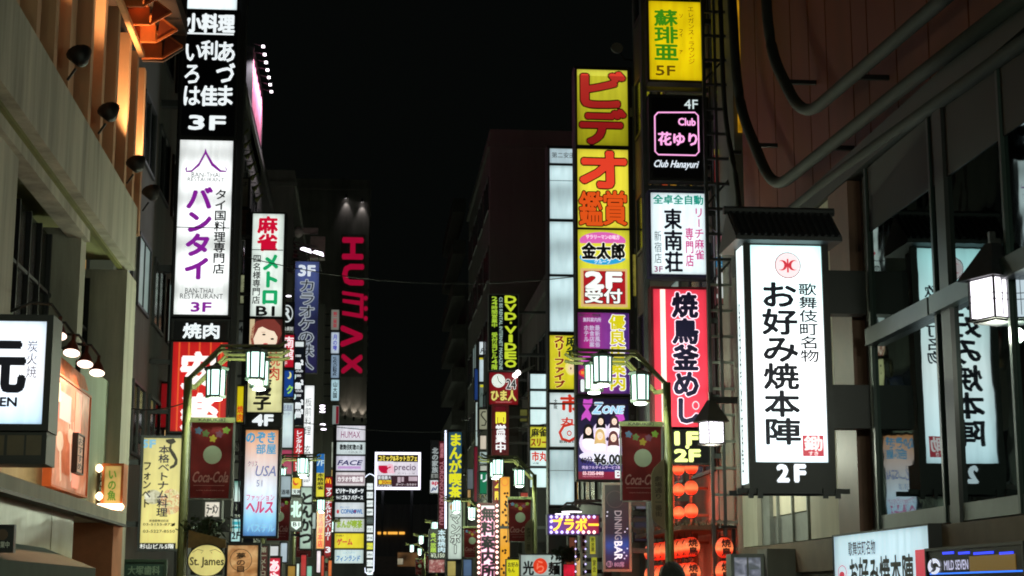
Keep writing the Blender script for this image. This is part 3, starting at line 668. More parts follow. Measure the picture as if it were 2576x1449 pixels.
S.ell(1981, 668, 33, 33, G(150, 60, 70, .9), 'crest_ring', 2, 40, ring=.07); S.ell(1981, 668, 30.5, 30.5, G(250, 225, 228, 1.1), 'crest', 1, 40)
for sg in (-1, 1):
    pts = []
    for k in range(15):
        a = math.pi*(-.15+1.3*k/14)+ (0); pts.append((1981+sg*(14.5-13*math.cos(a-.5*math.pi+ .0)*1.0), 668+13*math.sin(a-.5*math.pi)))
    for k in range(15):
        a = math.pi*(1.15-1.3*k/14); pts.append((1981+sg*(18.5-9.5*math.cos(a-.5*math.pi)), 668+11.0*math.sin(a-.5*math.pi)))
    S.poly(pts, REDL, 'crest_leaf', 3)
S.plate((1979, 652, 1983, 686), REDL, 'crest_stem', 3)
S.text('お好み焼本陣', (1921, 708, 2007, 1120), NAVY, True, .046)
S.text('歌舞伎町名物', (2011, 712, 2056, 912), NAVY, True, .022)
S.plate((2019, 1095, 2072, 1148), G(205, 60, 78, .9), 'stamp', 1); S.text('鋤', (2023, 1097, 2068, 1134), G(255, 240, 240, 1.1), bold=.03); S.text('すき', (2034, 1136, 2058, 1146), G(255, 240, 240, 1.1))
S.text('2', (1955, 1171, 1981, 1211), G(235, 242, 250, 1.3), bold=.09, lay=6); S.text('F', (1999, 1171, 2023, 1211), G(235, 242, 250, 1.3), bold=.09, lay=6)
# ------------------------------------------------------------------ black lantern lamps on the right wall
def shoji_lamp(label, uc, vt, vb, vl0, vl1, wl, D, wallx, energy):
    c0 = P(uc, vl1, D); zl0, zl1 = c0.z, P(uc, vl0, D).z; zt_, zb2 = P(uc, vt, D).z, P(uc, vb, D).z
    hw = wl/4151*D/2
    t = thing('wall_lantern', label, 'lantern', (c0.x, D, zb2), 0, 'black roofed wall lanterns')
    x, y = c0.x, D+hw
    LM = E(c(250, 245, 255), 2.6, sample=True, var=.05, edge=False)
    rot = Matrix.Rotation(math.radians(22), 3, 'Z')
    def q(dx, dy, z): v = rot @ Vector((dx, dy, 0)); return (x+v.x, y+v.y, z)
    def bx(m, x0, x1, y0, y1, z0, z1): m.prism([q(x0,y0,z0), q(x1,y0,z0), q(x1,y1,z0), q(x0,y1,z0)], (0,0,z1-z0))
    m = MB(); bx(m, -hw*.94, hw*.94, -hw*.94, hw*.94, zl0, zl1); m.build('paper_panel', LM, t)
    m = MB(); f = hw*.05
    for sx in (-1, 1):
        for sy in (-1, 1): bx(m, sx*hw-f, sx*hw+f, sy*hw-f, sy*hw+f, zl0-.02, zl1+.02)
    for zz in (zl0-.06*hw*4, zl1): bx(m, -hw*1.12, hw*1.12, -hw*1.12, hw*1.12, zz, zz+.1*hw)
    bx(m, -hw*.9, hw*.9, -hw*.9, hw*.9, zb2, zl0-.02)
    zm = (zl0+zl1)/2
    for zz in (zm-.18*hw, zm+.18*hw): bx(m, -hw*.99, hw*.99, -hw*1.0, -hw*.95, zz-.02*hw, zz+.02*hw)
    for zz in (zm-.18*hw, zm+.18*hw): bx(m, -hw*1.0, -hw*.95, -hw*.99, hw*.99, zz-.02*hw, zz+.02*hw)
    for xx in (-.35, .35):
        bx(m, hw*(xx-.02), hw*(xx+.02), -hw*1.0, -hw*.95, zl0, zl1)
    m.build('frame', BLK, t)
    m = MB(); r = hw*1.45
    n = len(m.v); base = [q(-r, -r, zl1+.12*hw), q(r, -r, zl1+.12*hw), q(r, r, zl1+.12*hw), q(-r, r, zl1+.12*hw)]
    tp = [q(-hw*.3, -hw*.3, zt_), q(hw*.3, -hw*.3, zt_), q(hw*.3, hw*.3, zt_), q(-hw*.3, hw*.3, zt_)]
    low = [(a, b, cc-.08*hw) for a, b, cc in base]
    m.v = base+tp+low; m.f = [(0,1,5,4), (1,2,6,5), (2,3,7,6), (3,0,4,7), (4,5,6,7), (8,9,1,0), (9,10,2,1), (10,11,3,2), (11,8,0,3), (11,10,9,8)]
    m.build('roof', ROOF, t)
    m = MB(); m.box((x, y-.03, zt_-.05), (wallx, y+.03, zt_+.05)); m.bar((x, y, zt_-.02), (x, y, zt_+.12), .03); m.build('arm', BLK, t)
    L = bpy.data.lights.new('lamp', 'POINT'); L.energy = energy; L.color = (.95, 1, .8); L.shadow_soft_size = .08
    lo = bpy.data.objects.new('lamp', L); COL.objects.link(lo); lo.parent = t; lo.location = (0, hw, -.12)
shoji_lamp('black roofed paper lantern nearest the right edge in front of the glass', 2522, 604, 806, 698, 791, 92, 15.5, XR, 90)
shoji_lamp('black roofed paper lantern on an iron arm between the red sign and the roofed sign', 1795, 1004, 1118, 1061, 1111, 46, 24.5, 6.3, 80)
# ------------------------------------------------------------------ low signs on the right wall
S = Sign('wall_sign_board', 'white lit wall board with red crest and black lettering under the ledge at lower right', 'sign', (2102, 1335, 2345, 1640), X=6.12, th=.14, fr=.02, mat=E(c(205, 232, 242), 1.05, stops=[(0, c(240, 250, 255)), (1.2, c(190, 222, 235))], var=.06), back=False)
S.text('歌舞伎町名物', (2136, 1360, 2204, 1396), M('grey_violet_print', c(80, 70, 100), .6), bold=.015)
S.text('お好み焼本陣', (2140, 1400, 2300, 1480), INK, bold=.05)
S.ell(2120, 1440, 11, 18, G(190, 60, 80), 'crest', 1, ring=.12); S.ell(2120, 1446, 6, 8, G(190, 50, 70), 'crest', 2)
S.plate((2305, 1382, 2340, 1480), G(190, 50, 70), 'stamp')
S = Sign('cigarette_vending_board', 'black board with white swirl, blue light bars and lettering at the bottom right corner', 'sign', (2336, 1378, 2580, 1560), X=5.85, th=.3, fr=.03, mat=M('black_gloss', c(16, 14, 12), .25), back=False)
BL = E(c(40, 60, 255), 1.6, sample=False)
for a, b in ((2372, 2400), (2412, 2440), (2450, 2500), (2515, 2550)): S.plate((a, 1388, b, 1394), BL, 'light_bar')
S.plate((2340, 1438, 2576, 1442), E(c(40, 120, 255), 1.4, sample=False), 'light_bar'); S.plate((2440, 1396, 2556, 1436), G(104, 78, 20, .8), 'panel')
S.text('MILD SEVEN', (2378, 1409, 2438, 1433), G(190, 190, 220), bold=.02)
GW = G(220, 225, 245, 1.0)
for k in range(3):
    pts = []; a0 = k*2*math.pi/3
    for j in range(12): a = a0+j*.17; pts.append((2352+19*math.cos(a)*.8, 1425-20*math.sin(a)))
    for j in range(12): a = a0+1.9-j*.17; pts.append((2352+(7+j*.75)*math.cos(a)*.8, 1425-(7+j*.75)*math.sin(a)))
    S.poly(pts, GW, 'swirl', 2)
vm = Sign('lit_poster_case', 'silver poster case with two crumpled bright posters left of the roofed sign', 'poster case', (1848, 1402, 1915, 1560), D=24, th=.3, fr=.05, frame=GRYM, mat=E(WHT, .5, blot=(7, [c(20, 22, 40), c(120, 120, 150), c(220, 220, 235)]), var=.1), back=False)
vm.plate((1880, 1402, 1884, 1560), GRYM, 'divider', 3)
MB().box((vm.w/2+.051, -.2, -.05), (vm.w/2+.9, .4, vm.h+.12)).build('cabinet', DARKW, vm.root)
# ------------------------------------------------------------------ street lamps with banners
LGL = E(c(206, 250, 236), 2.3, var=.04, edge=False); LGC = E(c(240, 255, 250), 6, var=.03, edge=False)
def lantern(par, x, y, zc_, hang):
    hw, hh = .165, .225
    m = MB()
    m.lathe((x, y, zc_), [(hw*.95, -hh), (hw*1.0, hh)], 6); g = m.build('lantern_glass', LGL, par)
    m = MB()
    for j in range(6):
        a = math.pi/3*j; p = Vector((x+hw*.98*math.cos(a), y+hw*.98*math.sin(a), zc_-hh)); q = Vector((x+hw*1.04*math.cos(a), y+hw*1.04*math.sin(a), zc_+hh)); m.bar(p, q, .017)
    m.lathe((x, y, zc_+hh+.001), [(hw*1.3, 0), (hw*1.34, .05), (hw*1.1, .07), (hw*.4, .1), (.03, .14)], 6)
    m.lathe((x, y, zc_-hh-.06), [(hw*.9, 0), (hw*1.1, .01), (hw*1.15, .055)], 6)
    m.bar((x, y, zc_+hh+.13), (x, y, hang), .016)
    f = m.build('lantern_frame', GDK, par)
    MB().lathe((x, y, zc_-hh-.1), [(.05, 0), (hw*.7, .012), (hw*.75, .039)], 12).build('lantern_lens', LGC, par)
FLW = [c(80,110,150), c(90,110,60), c(180,160,50), c(110,60,90), c(120,150,50)]
BRED = M('banner_red_cloth', c(124, 10, 20), .7, var=.25, scale=3); FL = [M('flower_print_%s' % n, cc, .7) for n, cc in zip(('blue','green','yellow','violet','lime'), FLW)]
DISC = M('pale_disc_print', c(196, 214, 190), .7, var=.1); BNW = M('banner_white_print', c(205, 150, 150), .7)
PLT = M('olive_plate', c(120, 112, 84), .6, var=.2)
def street_lamp(side, y, label):
    X = -3.2 if side < 0 else 5.55
    zt_ = 5.52; zE_ = 6.03; xe = X - side*1.62; xm = X - side*.58
    t = thing('street_lamp', label, 'street lamp', (X, y, .08), 0, 'street lamps with banners along the street')
    m = MB(); m.lathe((X, y, .08), [(.2, 0), (.2, .35), (.12, .45), (.09, .6), (.075, 5.45-.08)], 10); m.build('pole', GRN, t, True)
    m = MB()
    for dy in (0, 1.15):
        for o in (0, .14):
            m.tube([(X, y+dy, zt_-o*.2-.1), (xm, y+dy, zE_-o*.6), (xe, y+dy, zE_+.01-o*.6), (xe-side*-.0+(-side)*.14, y+dy, zE_+.1-o)], .032, 6)
    m.bar((X, y, 5.3), (X, y+1.15, 5.4), .04); m.bar((xm, y, zE_), (xm, y+1.15, zE_), .03); m.build('arm', GRN, t)
    lantern(t, xe+side*.42, y, 5.68, zE_); lantern(t, xe+side*.42, y+1.15, 5.68, zE_); lantern(t, X-side*.5, y, 5.35, 5.95)
    # banner
    x0, x1 = (X-.86, X-.12) if side > 0 else (X+.09, X+.83)
    z1, z0 = 4.63, 3.28
    MB().box((x0-.03, y-.03, z1), (x1+.03, y+.03, z1+.09)).build('banner_plate', M('pale_plate', c(150, 160, 110), .5), t)
    m = MB(); m.tube([(X, y, z1+.05), (x0 if side > 0 else x1, y, z1+.05)], .018, 6); m.tube([(X, y, z0-.02), (x0 if side > 0 else x1, y, z0-.02)], .014, 6)
    m.box((x0-.03, y-.02, z0), (x0-.005, y+.02, z1)); m.box((x1+.005, y-.02, z0), (x1+.03, y+.02, z1)); m.build('banner_rod', GRYM, t)
    bm_ = MB(); NX, NZ = 8, 16; rb_ = random.Random(int(y*7+side*3)); ph = rb_.uniform(0, 6); tp = rb_.uniform(.02, .08); am = rb_.uniform(.008, .016)
    for jz in range(NZ+1):
        for ix in range(NX+1):
            fz = jz/NZ; fx = ix/NX; z_ = z0+(z1-.002-z0)*fz; k_ = (1-fz)*tp
            bm_.v.append((x0+(x1-x0)*(fx*(1-k_*1.4)+k_*.4), y+am*math.sin(fx*7+ph+fz*2.5)*(1.1-fz*.7)+am*.6*math.sin(fz*9+ph), z_))
    for jz in range(NZ):
        for ix in range(NX): q_ = jz*(NX+1)+ix; bm_.f.append((q_, q_+1, q_+NX+2, q_+NX+1))
    b = bm_.build('banner', BRED, t, True)
    o = OFF[t.name]
    def disc(cx, cz, r, mat, nm, star=0, dy=.026):
        k = 20; pt = []
        for i in range(k):
            a = 2*math.pi*i/k; rr = r*(1-.3*(i % 4 // 2)) if star else r
            pt.append((cx+rr*math.cos(a), y-dy, cz+rr*math.sin(a)))
        MB().prism(pt, (0, .0015, 0)).build(nm, mat, b)
    cx = (x0+x1)/2
    disc(cx+.02, 4.05, .165, DISC, 'disc')
    for i, (dx, dz) in enumerate(((-.24, 4.48), (-.11, 4.43), (.02, 4.34), (.13, 4.42), (.25, 4.49))): disc(cx+dx, dz, .07, FL[i], 'flower', 1, .027)
    def tx(s_, a0, b0, a1, b1, mat, bold=.02, sh=0, vert=False, par=b):
        TXT.append(dict(t=s_, box=(a0-o.x, b0-o.z, a1-o.x, b1-o.z), mat=mat, vert=vert, bold=bold, shear=sh, y=-.029, par=par, rot=0, name='lettering'))
    tx('Coca-Cola', x0+.06, 3.56, x1-.06, 3.75, BNW, .02, .4)
    MB().box((x0+.07, y-.028, 3.5), (x1-.12, y-.026, 3.508)).build('line', BNW, b)
    tx('www.kabukicho.or.jp', x0+.12, 3.4, x1-.12, 3.43, BNW, 0)
    TXT.append(dict(t='KABUKI町', box=(cx-.24-o.x, z1+.015-o.z, cx+.24-o.x, z1+.075-o.z), mat=INK, vert=False, bold=.02, shear=0, y=-.034, par=t, rot=0, name='lettering'))
    if side > 0:
        w0, w1 = X-.33, X-.09
        p = MB().prism([(w1, y-.08, 4.05), (w1, y-.08, 2.75), (w0+.04, y-.08, 2.9), (w0, y-.08, 2.98), (w0, y-.08, 3.75), (w0+.05, y-.08, 3.86)], (0, .04, 0)).build('name_plate', PLT, t)
        TXT.append(dict(t='劇場通り一番街', box=(w0+.06-o.x, 2.98-o.z, w1-.05-o.x, 3.72-o.z), mat=M('faded_print', c(70, 62, 44), .7), vert=True, bold=.02, shear=0, y=-.086, par=p, rot=0, name='lettering'))
    for k, (lx, dy, lz) in enumerate(((xe+side*.42, 0, 5.2), (X-side*.5, 0, 4.87))):
        L = bpy.data.lights.new('lamp', 'POINT'); L.energy = 230; L.color = (.86, 1, .72); L.shadow_soft_size = .1
        lo = bpy.data.objects.new('lamp', L); COL.objects.link(lo); lo.parent = t; lo.location = (lx-X, dy, lz-.08)
    return t
ords = ['nearest', 'second', 'third', 'fourth', 'fifth', 'farthest']
for i in range(6):
    street_lamp(-1, 30+24*i, f'{ords[i]} green street lamp with lanterns and red banner, left side')
    street_lamp(1, 30+24*i, f'{ords[i]} green street lamp with lanterns and red banner, right side')
street_lamp(-1, 6, 'added green street lamp beside the camera, out of frame on the left'); street_lamp(1, 6, 'added green street lamp beside the camera, out of frame on the right')  # added unseen pair, continues the row and lights the near facades
# ------------------------------------------------------------------ left sign stack
LW = -4.95
t = thing('sign_mast', 'tall black steel casing that carries the leftmost stack of lit signs', 'mast', (P(515, 700, 38.4).x, 38.4, 0))
a, b = P(432, 700, 38.4), P(600, 700, 38.4)
MB().box((a.x, 38.3, 3.0), (b.x, 38.9, 17)).build('casing', BLK, t); MB().box((a.x+.3, 38.32, .08), (a.x+.6, 38.7, 2.99)).build('post', BLK, t)
for z in (5, 9, 13): MB().box((-4.96, 38.35, z), (a.x, 38.6, z+.15)).build('bracket', DKM, t)
TH = .24
S = Sign('lit_sign', 'blank white lit panel at the very top of the leftmost sign stack', 'sign', (464, -60, 597, 24), D=38, th=TH, st=1.4)
S = Sign('lit_sign', 'black sign with white brush lettering and 3F, second from the top of the left stack', 'sign', (461, 30, 594, 343), D=38, th=TH, mat=M('black_acrylic', c(6, 7, 14), .3), back=False)
LT = G(225, 232, 235, 1.15)
S.text('小料理', (467, 36, 589, 81), LT, bold=.05); S.plate((466, 83, 588, 87), LT, 'line')
S.text('いろは', (463, 103, 505, 268), LT, True, .03); S.text('利', (506, 103, 546, 150), LT, bold=.03); S.text('佳', (506, 217, 546, 266), LT, bold=.04); S.text('あづま', (545, 103, 590, 268), LT, True, .035)
S.text('3F', (476, 292, 566, 326), LT, bold=.06)
S = Sign('lit_sign', 'tall white lit restaurant sign with purple roof mark and purple characters', 'sign', (445, 353, 580, 792), D=38, th=TH, mat=E(c(238, 242, 242), 1.6, band=2.2, var=.1), wall=None)
PU = G(140, 30, 160, .8)
S.poly([(517,373),(521,384),(536,410),(556,428),(569,430),(566,418),(571,426),(569,433),(553,433),(532,417),(517,388),(502,417),(482,433),(468,433),(466,424),(471,419),(470,430),(482,428),(500,410),(514,384)], PU, 'roof_mark')
S.text('BAN-THAI', (482, 434, 554, 446), INK, bold=.0); S.text('RESTAURANT', (472, 447, 564, 457), INK, bold=0)
S.text('バンタイ', (468, 470, 530, 705), PU, True, .05); S.text('タイ国料理専門店', (539, 476, 567, 690), INK, True, .025)
S.text('BAN-THAI', (466, 725, 536, 738), INK, bold=.0); S.text('RESTAURANT', (453, 739, 561, 752), INK, bold=0); S.text('3F', (481, 761, 531, 784), PU, bold=.06)
S.plate((440, 572, 577, 574), M('joint_grey', c(60, 64, 66), .5), 'joint', 4)
S = Sign('lit_sign', 'small black sign with two white characters between the white and the red sign', 'sign', (437, 808, 572, 854), D=38, th=TH, mat=M('black_acrylic', c(6, 7, 14), .3), back=False); S.text('焼肉', (461, 814, 551, 851), LT, bold=.04)
S = Sign('lit_sign', 'red lit sign with thick white characters and orange stripes, lowest of the left stack', 'sign', (432, 861, 570, 1085), D=38, th=TH, mat=E(c(206, 22, 26), 1.0, var=.25), wall=LW)
for u in (446, 470, 497, 525, 552): S.plate((u, 861, u+4, 1085), G(215, 84, 40), 'stripe', 1)
S.text('安', (458, 888, 543, 976), G(245, 235, 235, 1.2), bold=.06); S.text('楽', (458, 992, 545, 1082), G(245, 235, 235, 1.2), bold=.06)
S = Sign('lit_sign', 'dark red narrow lit sign behind the red stack sign', 'sign', (404, 965, 424, 1075), D=40.5, th=.2, mat=E(c(130, 14, 20), .8), wall=LW)
# ------------------------------------------------------------------ vietnamese noodle sign
S = Sign('lit_sign', 'cream lit food sign with black characters, a country outline and bowls of noodles', 'sign', (357, 1102, 453, 1380), D=33, th=.2, frame=DKM, wall=-4.95,
         mat=E(c(220, 205, 150), .95, stops=[(0, c(228, 214, 120)), (.55, c(225, 212, 130)), (1.2, c(214, 210, 180)), (2.2, c(178, 166, 112))], var=.1, scale=3))
S.plate((348, 1366, 442, 1382), BLK, 'strip', 1); S.text('杉山ビル5階', (352, 1368, 437, 1381), G(230,230,225), lay=3)
S.ell(430, 1262, 28, 32, E(c(200, 190, 130), .9, blot=(9, [c(150, 120, 70), c(220, 215, 170), c(190, 90, 60), c(240, 240, 225)]), sample=False), 'noodle_bowl', 1); S.ell(385, 1250, 22, 18, E(c(200, 190, 130), .9, blot=(9, [c(120, 110, 90), c(230, 230, 220)]), sample=False), 'noodle_bowl', 1)
S.poly([(417,1106),(437,1103),(443,1112),(432,1118),(431,1128),(441,1142),(447,1156),(446,1168),(438,1176),(428,1180),(427,1174),(437,1168),(440,1158),(431,1144),(424,1130),(428,1118),(418,1112)], G(46, 42, 34), 'country_outline')
S.text('5F', (358, 1107, 391, 1126), G(120, 170, 200, .9), bold=.08)
S.text('本格ベトナム料理', (397, 1120, 424, 1300), NAVY, True, .02); S.text('フォンベト', (359, 1160, 379, 1278), INK, True, .03)
S.text('新宿歌舞伎町店', (376, 1307, 424, 1313), M('brown_ink', c(90, 80, 50), .6)); S.text('03-5155-8721', (360, 1316, 440, 1322), M('brown_ink', c(90, 80, 50), .6)); S.text('03-5227-8550', (360, 1333, 440, 1340), M('brown_ink', c(90, 80, 50), .6))
S = Sign('dentist_sign', 'dim green dentist sign at the bottom left', 'sign', (312, 1414, 412, 1470), D=31.5, th=.15, frame=M('green_frame', c(40, 60, 46), .5), mat=M('dark_green_board', c(42, 66, 58), .5), back=False, wall=-4.95); S.text('大塚歯科', (322, 1424, 402, 1446), M('pale_green_print', c(120, 140, 120), .6), bold=.03)
S = Sign('round_sign', 'round cream lit sign with gothic lettering at the bottom left', 'sign', (480, 1378, 560, 1446), D=28.5, th=.2, fr=0, mat=GDK, back=False)
S.ell(520, 1410, 49, 42, BLK, 'rim', 1, 36); S.ell(520, 1410, 46, 39, E(c(225, 214, 130), .95, var=.25, scale=3, sample=True), 'panel', 2, 36)
S.text('St. James', (478, 1402, 563, 1428), INK, bold=.02, lay=4)
for sg in (-1, 1): S.line([(520+sg*36, 1390), (520+sg*22, 1382), (520+sg*8, 1386), (520+sg*14, 1392)], 1.2, M('brown_ink', c(90, 80, 50), .6), lay=4)
MB().prism([(-.33, .1, S.h+.0), (.3, .1, S.h+.0), (.3, .1, S.h+.14), (-.33, .1, S.h+.3)], (0, .1, 0)).build('support_board', M('dull_ochre_board', c(130, 110, 60), .6, var=.4, scale=5), S.root)
S = Sign('marbled_sign', 'orange marbled lit sign with a thin dark ring emblem', 'sign', (572, 1372, 648, 1470), D=30.5, th=.25, mat=E(c(210, 150, 90), .75, blot=(5, [c(150, 96, 50), c(205, 150, 96), c(240, 200, 140)]), var=.1))
S.ell(606, 1409, 28, 28, M('brown_print', c(90, 60, 34), .6), 'ring', 1, 36, ring=.05); S.text('夢の目', (595, 1390, 617, 1440), M('brown_print', c(90, 60, 34), .6), True, .03)
S = Sign('building_name_sign', 'narrow brown vertical sign with white building name at the bottom left', 'sign', (652, 1374, 672, 1480), D=37, th=.2, mat=E(c(76, 26, 26), .7)); S.text('第一メトロビル', (655, 1376, 669, 1478), TXW, True, .03)
S = Sign('pink_red_sign', 'bright red sign with one big white hiragana at the bottom left', 'sign', (676, 1404, 704, 1480), D=44, th=.2, mat=E(c(206, 24, 60), 1.0)); S.text('あや', (678, 1408, 702, 1470), G(250, 225, 230, 1.1), True, .06)
S = Sign('cube_sign', 'small white lit box sign with black lettering above the round sign', 'sign', (516, 1263, 552, 1300), D=36, th=.5, mat=E(c(225, 215, 205), .95, var=.3, scale=4)); S.text('ラーメン', (520, 1270, 548, 1292), INK, bold=.04)
# foliage clump above the round sign
def leaves(name, label, cen, ext, n, mat, size=.09):
    rnd = random.Random(3); m = MB()
    for i in range(n):
        p = Vector((cen[0]+rnd.gauss(0,.42)*ext[0], cen[1]+rnd.gauss(0,.42)*ext[1], cen[2]+rnd.gauss(0,.35)*ext[2]))
        a = Vector((rnd.uniform(-1,1), rnd.uniform(-1,1), rnd.uniform(-1,1))).normalized(); b = a.cross(Vector((rnd.random(), rnd.random(), 1))).normalized(); s_ = size*rnd.uniform(.6, 1.3)
        m.face([p-a*s_, p+b*s_*.4, p+a*s_, p-b*s_*.4])
    o = thing(name, label, 'plant', (cen[0], cen[1], cen[2]-ext[2]), 0); m.build('foliage', mat, o)['kind'] = 'stuff'
    q = MB()
    for i in range(7): q.bar((cen[0]+rnd.uniform(-.1,.1), cen[1], cen[2]-ext[2]*1.0), (cen[0]+rnd.uniform(-1,1)*ext[0]*.7, cen[1]+rnd.uniform(-1,1)*ext[1]*.6, cen[2]+rnd.uniform(-.3,.6)*ext[2]), .008)
    q.build('stem', M('bark', c(70, 58, 40), .8), o); return o
LEAF = M('leaf', c(44, 60, 40), .6, var=.5, scale=6)
p = P(516, 1335, 30); leaves('planter_shrub', 'dark leafy plant trailing above the round cream sign', p, (.42, .35, .26), 420, LEAF, .07)
# ------------------------------------------------------------------ second left stack
a, b = P(612, 800, 50.4), P(716, 800, 50.4)
t = thing('sign_mast', 'black steel casing behind the red and white mahjong sign stack', 'mast', (a.x, 50.4, 0)); MB().box((a.x, 50.3, 4), (b.x, 50.9, P(660, 530, 50).z)).build('casing', BLK, t); MB().box((a.x+.2, 50.32, .08), (a.x+.5, 50.6, 3.99)).build('post', BLK, t)
S = Sign('lit_sign', 'white lit mahjong parlour sign with red kanji above green katakana', 'sign', (633, 538, 712, 796), D=50, th=.25, mat=E(c(228, 240, 232), 1.15, var=.2, scale=1.5), wall=LW)
S.plate((632, 628, 712, 630), M('joint_grey', c(60, 64, 66), .5), 'joint', 4)
S.text('麻雀', (649, 544, 697, 632), G(205, 12, 52, .95), True, .05)
S.text('メトロ', (660, 638, 700, 768), G(20, 165, 100, 1), True, .07); S.text('四名様専門店', (636, 640, 655, 765), INK, True, .02); S.text('B1', (645, 771, 690, 794), INK, bold=.06)
S = Sign('portrait_sign', 'lit picture sign of a smiling woman with auburn hair', 'sign', (628, 803, 710, 874), D=50, th=.25, mat=E(c(70, 32, 30), .8, var=.4, scale=2), wall=None)
SK_ = G(248, 226, 200, 1.0); HR = G(130, 58, 50, .85); 
S.plate((628, 803, 640, 874), G(210, 190, 150, .9), 'print', 1)
S.poly([(634,874),(630,850),(634,825),(645,808),(665,803),(690,803),(706,820),(709,840),(700,860),(690,874)], HR, 'hair', 1)
S.poly([(640,868),(637,850),(642,832),(652,820),(672,822),(690,834),(698,848),(696,862),(688,874),(648,874)], SK_, 'face', 2)
S.poly([(636,856),(640,830),(652,812),(672,806),(698,818),(704,838),(698,846),(690,834),(676,830),(660,822),(650,826),(643,840)], HR, 'fringe', 3)
S.ell(664, 842, 4.5, 2.2, INK, 'eye', 4, 12); S.ell(685, 853, 4.5, 2.4, INK, 'eye', 4, 12); S.ell(668, 865, 6, 1.8, G(200, 80, 80), 'mouth', 4, 12); S.line([(658,836),(668,836)], 1, HR, 'eyebrow', 4)
S = Sign('lit_sign', 'cream lit barbecue sign with black brush characters behind the left lantern', 'sign', (624, 883, 710, 1037), D=50, th=.25, mat=E(c(228, 226, 164), 1.0, var=.25, scale=2.5))
S.text('焼肉', (674, 885, 704, 958), G(205, 80, 60, .8), True, .02); S.text('大宝優子', (640, 890, 682, 1032), INK, True, .05)
S = Sign('floor_sign', 'black sign with large white 4F below the cream barbecue sign', 'sign', (620, 1041, 704, 1072), D=50, th=.25, mat=M('black_acrylic', c(6, 7, 14), .3), back=False); S.text('4F', (636, 1044, 686, 1070), LT, bold=.08)
S = Sign('lit_sign', 'large orange to blue graded lit sign with pale lettering', 'sign', (615, 1082, 697, 1348), D=47, th=.25, fr=.06, wall=LW,
    mat=E(c(255, 200, 120), 1.3, stops=[(0, c(30, 120, 190)), (.5, c(130, 200, 235)), (1.25, c(215, 232, 245)), (1.6, c(255, 245, 190)), (2.2, c(255, 250, 215)), (2.75, c(232, 165, 96)), (3.02, c(214, 140, 80))], var=.06))
CB = G(80, 160, 200, .9)
S.text('のぞき', (620, 1087, 692, 1114), CB, bold=.05); S.text('部屋', (645, 1117, 694, 1142), CB, bold=.03); S.text('クリス', (624, 1160, 648, 1173), G(110, 110, 130)); S.text('USA', (643, 1172, 694, 1198), G(120, 130, 170), shear=.25)
S.text('51', (645, 1208, 660, 1224), G(140, 150, 180)); S.text('ファッション', (620, 1244, 690, 1260), G(200, 90, 140)); S.text('ヘルス', (620, 1262, 686, 1290), G(205, 70, 120), bold=.05, shear=.1); S.text('パステル', (622, 1318, 690, 1338), G(150, 210, 240), bold=.02)
# pink hoarding on the roof
HB = Sign('roof_hoarding', 'tall pink lit roof hoarding seen edge on with a row of lamps along its top', 'billboard', (632, 160, 659, 420), X=-4.9, th=.3, fr=.05, frame=DKM, back=False,
          mat=M('pink_hoarding', c(190, 110, 140), .6, 0, var=.35, scale=2.2, col2=c(150, 50, 80)))
yh0, yh1 = W(632, 170, -4.9).y, W(659, 290, -4.9).y; zh = W(632, 175, -4.9).z
for i in range(7):
    y = yh0+(yh1-yh0)*(i+.3)/7; ly = y-HB.base.y
    HR_ = HB.root
    MB().tube([(ly, 0, HB.h), (ly, -.4, HB.h-.1)], .02, 5).build('lamp_arm', DKM, HR_)
    MB().box((ly-.07, -.5, HB.h-.16), (ly+.07, -.38, HB.h-.09)).build('lamp_head', E(c(255, 240, 250), 5, sample=False), HR_)
    L = bpy.data.lights.new('lamp', 'SPOT'); L.energy = 900; L.color = (1, .86, .95); L.spot_size = 1.5; L.spot_blend = .8; L.shadow_soft_size = .05
    lo = bpy.data.objects.new('lamp', L); COL.objects.link(lo); lo.parent = HR_; lo.location = (ly, -.44, HB.h-.2); lo.rotation_euler = Vector((0, -.5, 1)).to_track_quat('Z', 'Y').to_euler()
# row of small unlit spotlights on arms
for i in range(9):
    u, v = 602+i*6.0, 285+i*27
    p = P(u, v, 56-1.1*0)
    t = thing('arm_light', f'number {i+1} from the top of the small unlit lamps on arms beside the left stack' if False else ('topmost', 'second', 'third', 'fourth', 'middle', 'sixth', 'seventh', 'eighth', 'lowest')[i]+' of the small unlit arm lamps beside the tall left sign stack', 'lamp', p, 0, 'small unlit arm lamps')
    MB().tube([(p.x-1.1, p.y, p.z+.22), (p.x, p.y, p.z+.2)], .015, 5).build('arm', GRYM, t)
    R = Vector((.7, 0, .7)).to_track_quat('Z', 'Y').to_matrix(); MB().lathe((p.x-.1, p.y, p.z-.05), [(.1, 0), (.09, .06), (.04, .2), (.05, .34)], 8, R).build('head', M('yellowish_metal', c(120, 124, 80), .4, .3), t, True)
# dim signs between the stacks
S = Sign('dim_sign', 'grey unlit floor directory with 5F between the two left stacks', 'sign', (604, 450, 624, 520), D=55, th=.2, mat=M('grey_board', c(120, 120, 110), .6, var=.2)); S.text('5F', (607, 458, 622, 470), INK)
S = Sign('picture_board', 'dark poster of a warrior figure between the two left stacks', 'sign', (604, 528, 626, 600), D=55, th=.15, mat=M('poster_print', c(110, 80, 70), .6, var=.8, scale=5, col2=c(30, 40, 30)), back=False)
S = Sign('dim_sign', 'yellowish vertical banner with tiny characters between the two left stacks', 'sign', (605, 692, 623, 763), D=55, th=.1, mat=E(c(150, 155, 120), .7, var=.4, scale=4), back=False, wall=LW); S.text('北海道', (612, 696, 620, 755), INK, True)
S = Sign('dim_sign', 'grey sign with 4F just left of the portrait sign', 'sign', (600, 810, 624, 890), D=55, th=.15, mat=E(c(90, 96, 90), .6, var=.5, scale=4), back=False, wall=LW); S.text('4F', (601, 820, 620, 836), INK, bold=.04)
